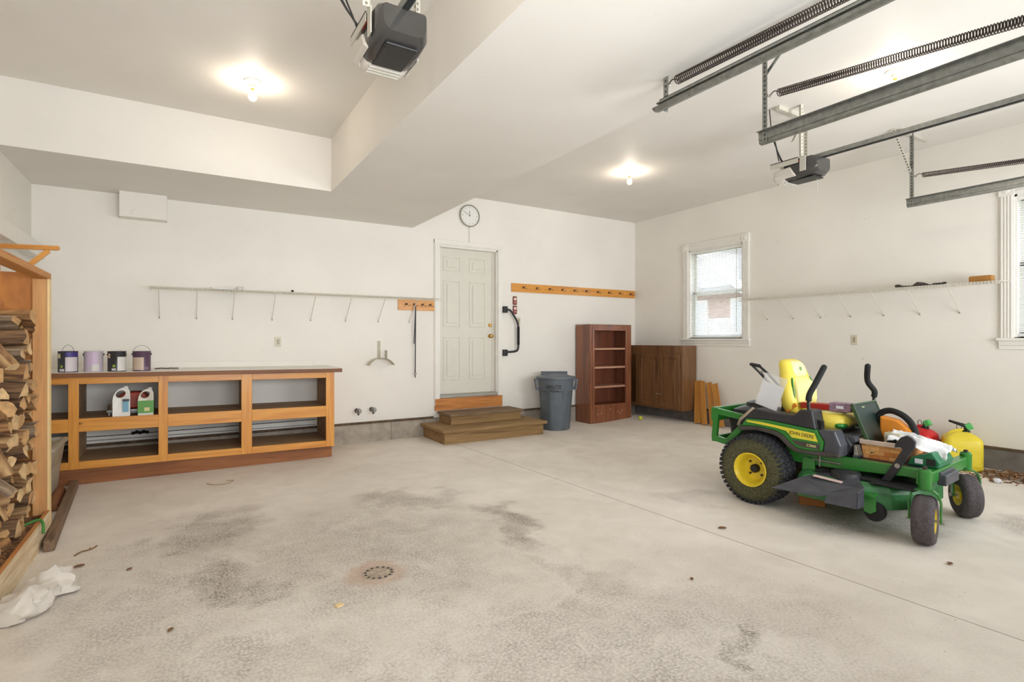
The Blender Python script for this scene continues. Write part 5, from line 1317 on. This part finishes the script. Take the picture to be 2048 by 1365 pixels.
# seat
def sec_xy(cx, cz, hw, th, n=5, ang=0.0, crown=0.0):
    """rounded section across the seat: width 2*hw along y, thickness th along the direction ang in x-z"""
    out = []; r = min(th * .48, hw)
    for sx_, a0 in ((1, -90), (1, 0), (-1, 90), (-1, 180)):
        for k in range(n):
            a = R(a0 + 90 * k / (n - 1)); y = sx_ * (hw - r) + r * math.cos(a); d = (th / 2 - r if a0 in (0, 90) else -(th / 2 - r)) + r * math.sin(a)
            d += crown * (1 - (y / hw) ** 2) if d > 0 else 0
            out.append((cx + d * math.cos(ang), y, cz + d * math.sin(ang)))
    return out
g = G(); A = R(8)
secs = [(.155, .70, .17, .10), (.150, .76, .215, .12), (.140, .84, .225, .12), (.125, .93, .215, .11), (.110, 1.0, .190, .10), (.095, 1.06, .165, .105), (.080, 1.11, .150, .10), (.070, 1.14, .120, .07), (.066, 1.15, .08, .03)]
g.loft([sec_xy(x, z, w, th, 5, -A, .01) for x, z, w, th in secs])
sb = g.obj('seat_back', M['seat_yellow'], t, smooth=True)
g = G(); g.loft([sec_xy(x, z, w, th, 5, -A, .004) for x, z, w, th in ((.182, .77, .13, .03), (.200, .82, .165, .05), (.196, .90, .165, .05), (.180, .96, .145, .05), (.160, 1.0, .11, .02))]); g.obj('back_cushion', M['seat_pale'], sb, smooth=True)
g = G(); g.loft([sec_xy(x, z, w, th, 5, -A, .004) for x, z, w, th in ((.146, 1.005, .075, .03), (.143, 1.03, .105, .05), (.130, 1.08, .110, .05), (.116, 1.12, .09, .045), (.10, 1.138, .06, .02))]); g.obj('headrest_cushion', plain('pale_headrest', (230, 228, 170), .4, var=.02), sb, smooth=True)
g = G(); g.lathe([(0, 0), (.020, 0), (.018, .003), (0, .003)], 20, center=(.158, 0, 1.065), axis='x', sx=1.3); g.obj('emblem', plain('emblem_green', (120, 160, 90), .4), sb, smooth='auto')
for s in (-1, 1):
    g = G(); g.tube(smooth_pts([(.186, s * .165, .79), (.192, s * .178, .86), (.176, s * .172, .95), (.160, s * .150, 1.0)], 4), .008, 8); g.obj('green_piping', GR, sb, smooth=True)
g = G(); ss = [(.17, .655, .17, .07), (.20, .668, .215, .11), (.30, .672, .235, .125), (.42, .678, .238, .125), (.50, .685, .225, .12), (.555, .690, .19, .09), (.578, .692, .14, .04)]
g.loft([[(x, y, z) for (q, y, z) in [(p[0], p[1], p[2]) for p in sec_xy(0, 0, w, th, 5, R(90), .0)] for z in [zc + z]] for x, zc, w, th in ss])
sc_ = g.obj('seat_cushion', M['seat_yellow'], t, smooth=True)
g = G(); g.loft([[(x, y, z + zc) for (q, y, z) in sec_xy(0, 0, w, th, 5, R(90), .0)] for x, zc, w, th in ((.23, .722, .13, .03), (.28, .735, .155, .05), (.45, .742, .155, .05), (.52, .738, .13, .03))]); g.obj('cushion_pad', M['seat_pale'], sc_, smooth=True)
for s in (-1, 1):
    g = G(); g.sphere((.52, s * .15, .665), .045, 16, sc=(1.2, 1.5, .7)); g.obj('green_corner', GR, sc_, smooth=True)
g = G(); g.box(.13, .5, -.18, .18, .60, .63); g.tube([(.08, -.15, .60), (.10, -.16, .80)], .018, 8); g.tube([(.08, .15, .60), (.10, .16, .80)], .018, 8); g.obj('seat_bracket', M['black'], t, bevel=.004)
# levers
def lever(s, df, dm=0):
    pts = [(.44 + df, s * .33, .58), (.41 + df + dm * .3, s * .355, .70), (.385 + df + dm, s * .36, .78), (.385 + df + dm, s * .36, .86)]
    g = G(); g.tube(rr_path(pts, .06, 5), .0125, 12); lv = g.obj('steering_lever', M['black'], t, smooth=True)
    g = G(); g.tube(smooth_pts([(.385 + df + dm, s * .36, .85), (.39 + df + dm, s * .355, .90), (.412 + df, s * .31, .98), (.44 + df, s * .235, 1.10)], 4), .0215, 12); g.sphere((.441 + df, s * .233, 1.103), .022, 12); g.obj('foam_grip', M['rubber'], lv, smooth=True)
    g = G(); g.obox((.45 + df, s * .335, .64), (.05, .03, .14), (0, .15, 0)); g.obj('lever_bracket', M['black'], lv, bevel=.006)
lever(-1, .0); lever(1, .13, .055)
# rear engine, bumper and roll frame plate
g = G(); g.loft([rrect(-.36, -.04, -.2, .2, .42, .05), rrect(-.38, -.03, -.22, .22, .60, .06), rrect(-.36, -.05, -.2, .2, .70, .08), rrect(-.30, -.10, -.14, .14, .73, .06)]); g.lathe([(0, .71), (.11, .71), (.10, .76), (.06, .775), (0, .775)], 24, center=(-.2, 0, 0)); g.obj('engine', M['black'], t, smooth='auto')
g = G()
for s in (-1, 1):
    a, b = sorted((s * .33, s * .365))
    g.prism([(-.42, .70), (-.16, .70), (-.16, .60), (-.24, .48), (-.33, .42), (-.40, .43), (-.43, .55)], 'y', a, b) if False else None
    for p, q in (((-.40, .69), (-.15, .66)), ((-.40, .69), (-.42, .45)), ((-.42, .45), (-.30, .43)), ((-.30, .43), (-.14, .60))): g.beam((p[0], s * .34, p[1]), (q[0], s * .34, q[1]), .035, .05, (0, 1, 0) if False else (0, 0, 1))
g.box(-.445, -.40, -.36, .36, .60, .72); g.box(-.44, -.40, -.36, .36, .42, .47)
g.obj('rear_guard', GR, t, bevel=.006)
g = G(); g.tube([(-.03, -.40, .758), (-.14, -.41, .65), (-.16, -.41, .60)], .011, 8); g.tube([(-.03, .40, .758), (-.14, .41, .65)], .011, 8); g.obj('fender_trim_bar', plain('tan_bar', (150, 134, 112), .5), t, smooth=True)
# cutting deck
g = G()
dk = lambda z, s, l0=-.53, l1=.60: [(x, y, z) for x, y in ((.33 - s, l0 + .18), (.33 - s, l1 - .18), (.42 - s, l1 + s * .5), (.72, l1 + s), (.93 + s * .6, l1 - .12), (1.03 + s, .22), (1.03 + s, -.22), (.93 + s * .6, l0 + .12), (.72, l0 - s), (.42 - s, l0 - s * .5))]
g.loft([dk(.165, .035), dk(.175, .03), dk(.27, .03), dk(.315, 0), dk(.33, -.05)])
deck = g.obj('cutting_deck', M['deckdirt'], t, bevel=.012)
for xx, yy in ((.66, -.40), (.66, .40), (.82, 0)):
    g = G(); g.lathe([(0, .33), (.10, .33), (.09, .37), (.05, .38), (0, .38)], 20, center=(xx, yy, 0)); g.obj('spindle_cover', M['mowblack'], deck, smooth='auto')
g = G(); g.box(.83, 1.09, -.47, -.24, .332, .342); g.box(.45, .85, -.42, -.3, .335, .345); g.obj('belt_guard', M['rubber'], deck, bevel=.004)
# discharge chute
g = G()
top = [(.30, -.745, .238), (.43, -.585, .312), (.50, -.43, .340), (.62, -.39, .350), (.76, -.44, .352), (.848, -.60, .330), (.835, -.665, .300), (.66, -.70, .262), (.60, -.72, .240)]
bot = [(a, b, c - .008) for a, b, c in top]
g.loft([top, bot]); 
g.loft([[(.835, -.665, .302), (.655, -.70, .262), (.645, -.712, .20), (.83, -.675, .195)], [(.828, -.658, .302), (.66, -.69, .262), (.65, -.702, .20), (.824, -.666, .195)]])
g.loft([[(.838, -.668, .305), (.85, -.60, .325), (.85, -.60, .2), (.832, -.672, .195)], [(.83, -.66, .305), (.84, -.60, .325), (.84, -.60, .2), (.824, -.664, .195)]])
g.obj('discharge_chute', M['chute'], t, bevel=.003)
g = G(); g.obox((0, 0, 0), (.20, .028, .002)); g.obj('warning_label', plain('pink_warning_label', (214, 186, 180), .5, var=.08), t, loc=(.60, -.55, .330), rot=(R(18), R(2), R(-6)))
# anti-scalp wheel
g = G(); g.prism([(.80, .27), (.89, .27), (.895, .17), (.86, .145), (.825, .155)], 'y', -.535, -.525); g.box(.80, .89, -.56, -.48, .265, .28); g.obj('gauge_wheel_bracket', GR, deck, bevel=.003)
g = G(); g.lathe([(0, -.03), (.05, -.03), (.06, -.026), (.062, 0), (.06, .026), (.05, .03), (0, .03)], 28, center=(.875, -.485, .155), axis='y'); g.obj('gauge_wheel', M['rubber'], deck, smooth='auto')
# lift linkage
g = G(); g.tube([(.46, -.33, .60), (.455, -.34, .36)], .005, 8); g.tube([(.40, -.33, .405), (.60, -.33, .402)], .008, 8); g.obj('lift_rod', M['zinc'], t, smooth='auto')
g = G(); g.prism([(.33, .24), (.43, .24), (.42, .40), (.36, .42), (.33, .40)], 'y', -.345, -.335); g.obj('deck_hanger', GR, t, bevel=.003)
# deck lift pedal
g = G(); g.prism([(.86, .345), (.915, .345), (1.052, .600), (1.056, .635), (1.035, .66), (1.008, .672), (.974, .655), (.941, .605), (.938, .580), (.972, .588), (.985, .575)], 'y', -.345, -.315); g.obj('lift_pedal', MB_, t, bevel=.003)
g = G(); g.lathe([(0, 0), (.016, 0), (.016, .004), (.010, .004), (.010, .001), (0, .001)], 20, center=(.955, -.348, .46), axis='y'); g.obj('pedal_mark', M['zinc'], t)

# ---- things lying on the mower (top-level, placed in room coordinates)
def on_mower(name, label, cat, f, l, z, rz=0): return thing(name, label, cat, m2w(f, l, z), MR + rz)
t2_ = on_mower('document_sleeve', 'white sheet in a clear plastic sleeve propped on the mower fender', 'document', .02, -.29, .757)
g = G(); g.obox((.035, -.01, .10), (.165, .003, .20), (R(-8), R(16), 0)); g.obj('paper_sheet', M['paper'], t2_)
g = G(); g.obox((.045, -.012, .135), (.19, .0012, .27), (R(-8), R(16), 0)); g.obj('clear_sleeve', M['film'], t2_)
t2_ = on_mower('seed_packet', 'red packet with a small printed picture lying on the mower seat', 'packet', .42, -.10, .766, R(4))
g = G(); g.box(-.19, .02, -.05, .05, .0, .045); g.obj('packet_body', plain('dark_red_print', (170, 40, 30), .4, var=.1), t2_, bevel=.004)
g = G(); g.box(.02, .17, -.055, .055, -.004, .062); g.obj('picture_end', plain('mauve_print', (150, 120, 140), .45, var=.45, scale=40), t2_, bevel=.004)
g = G(); g.box(.07, .12, -.0565, -.054, .02, .042); g.obj('white_tag', M['paper'], t2_)
t2_ = on_mower('handle_band', 'orange-red strip tucked at the base of the mower seat back', 'strap', .19, -.20, .735)
g = G(); g.beam((-.05, 0, 0), (.03, 0, .06), .03, .01, (0, 1, 0)); g.obj('band', M['orange'], t2_, bevel=.002)
# basket with items
bz = .4515
t2_ = on_mower('woven_basket', 'woven splint basket with a pale rim on the mower footrest', 'basket', .80, .02, bz)
def brect(s, z): return [(a * s, b * s, z) for a, b in ((-.115, -.225), (.145, -.225), (.145, .225), (-.115, .225))]
g = G(); g.loft([brect(.93, .001), brect(1, .115), brect(.97, .115), brect(.90, .010)]); g.obj('basket_body', M['basket'], t2_)
g = G()
for a, b in (((-.12, -.232), (.15, -.232)), ((-.12, .232), (.15, .232)), ((-.12, -.232), (-.12, .232)), ((.15, -.232), (.15, .232))): g.beam((a[0], a[1], .120), (b[0], b[1], .120), .014, .032)
g.obj('basket_rim', M['liner'], t2_, bevel=.003)
t2_ = on_mower('serving_tray', 'dark green rectangular tray standing tilted in the basket', 'tray', .685, .02, .47)
g = G(); g.obox((.0, 0, .19), (.018, .43, .36), (0, R(-22), 0)); g.obj('panel_board', M['darkgreen'], t2_, bevel=.006)
g = G()
for y in (-.21, .21): g.obox((.002, y, .19), (.024, .012, .362), (0, R(-22), 0))
g.obox((-.067, 0, .36), (.024, .43, .012), (0, R(-22), 0)); g.obj('panel_rim', plain('olive_rim', (52, 78, 46), .4), t2_, bevel=.002)
g = G(); g.obox((-.045, -.07, .335), (.004, .05, .008), (0, R(-22), 0)); g.obj('latch_mark', plain('pale_mark', (150, 160, 120), .4), t2_)
# orange tool with black loop handle
t2_ = on_mower('cordless_tool', 'orange garden tool with a thick black loop handle beside the green tray', 'garden tool', .80, .12, .53)
g = G(); g.prism([(-.10, 0), (.10, 0), (.13, .10), (.02, .185), (-.10, .205)], 'y', -.03, .05); g.obj('tool_body', M['orange'], t2_, bevel=.015)
g = G(); g.tube(smooth_pts([(-.13, .02, .13), (-.115, .02, .21), (-.05, .02, .245), (.03, .01, .225), (.09, 0, .175), (.125, -.01, .10), (.125, -.02, .02)], 5), .023, 12); g.obj('loop_handle', M['rubber'], t2_, smooth=True)
t2_ = on_mower('tape_box', 'small cream box with a dark face inside the white bag in the basket', 'box', .845, -.02, .52)
g = G(); g.box(-.06, .04, -.05, .04, 0, .115); g.obj('box_body', plain('cream_card', (206, 198, 170), .5), t2_, bevel=.004)
g = G(); g.box(-.04, .02, -.053, -.049, .02, .09); g.obj('dark_face', M['darkgreen'], t2_)
g = G(); rnd4 = random.Random(4); n = 22; vv = []
for i in range(n):
    for j in range(n):
        u, w_ = i / (n - 1), j / (n - 1)
        x = -.10 + .34 * u + rnd4.uniform(-.004, .004); y = -.13 + .26 * w_ + .02 * math.sin(9 * u)
        z = .135 - .075 * u ** 1.4 - .05 * (2 * w_ - 1) ** 2 + .016 * math.sin(17 * w_ + 5 * u) + rnd4.uniform(-.006, .006)
        vv.append(g.bm.verts.new((x, y, z)))
for i in range(n - 1):
    for j in range(n - 1): g._f([vv[i * n + j], vv[(i + 1) * n + j], vv[(i + 1) * n + j + 1], vv[i * n + j + 1]])
o = g.obj('shopping_bag', [M['bagfilm']], smooth=True, loc=m2w(.93, -.02, .51), rot=(0, 0, MR))
md = o.modifiers.new('thickness', 'SOLIDIFY'); md.thickness = .0015
tag(o, 'thin white plastic bag draped over the basket towards the front of the mower', 'bag')
# tool case at the nose
t2_ = on_mower('tool_battery_case', 'small green tool case with a white sticker at the nose of the mower', 'tool case', 1.06, -.06, .4525)
g = G(); g.prism([(-.09, 0), (.085, 0), (.095, .04), (.05, .105), (-.07, .055)], 'y', -.15, .15) ; g.obj('case_body', M['teal'], t2_, bevel=.01)
g = G(); g.box(-.045, -.0, -.1525, -.149, .02, .052); g.obj('sticker', M['paper'], t2_)
g = G(); g.box(.02, .07, -.1535, -.149, .015, .06); g.obj('dark_vent', M['black'], t2_)
t2_ = on_mower('wood_offcut', 'orange-brown wood offcut on the floor behind the mower deck', 'wood block', .30, -.12, .001, .5)
g = G(); g.box(-.09, .09, -.06, .06, 0, .085); g.obj('offcut', M['kick'], t2_, bevel=.004)
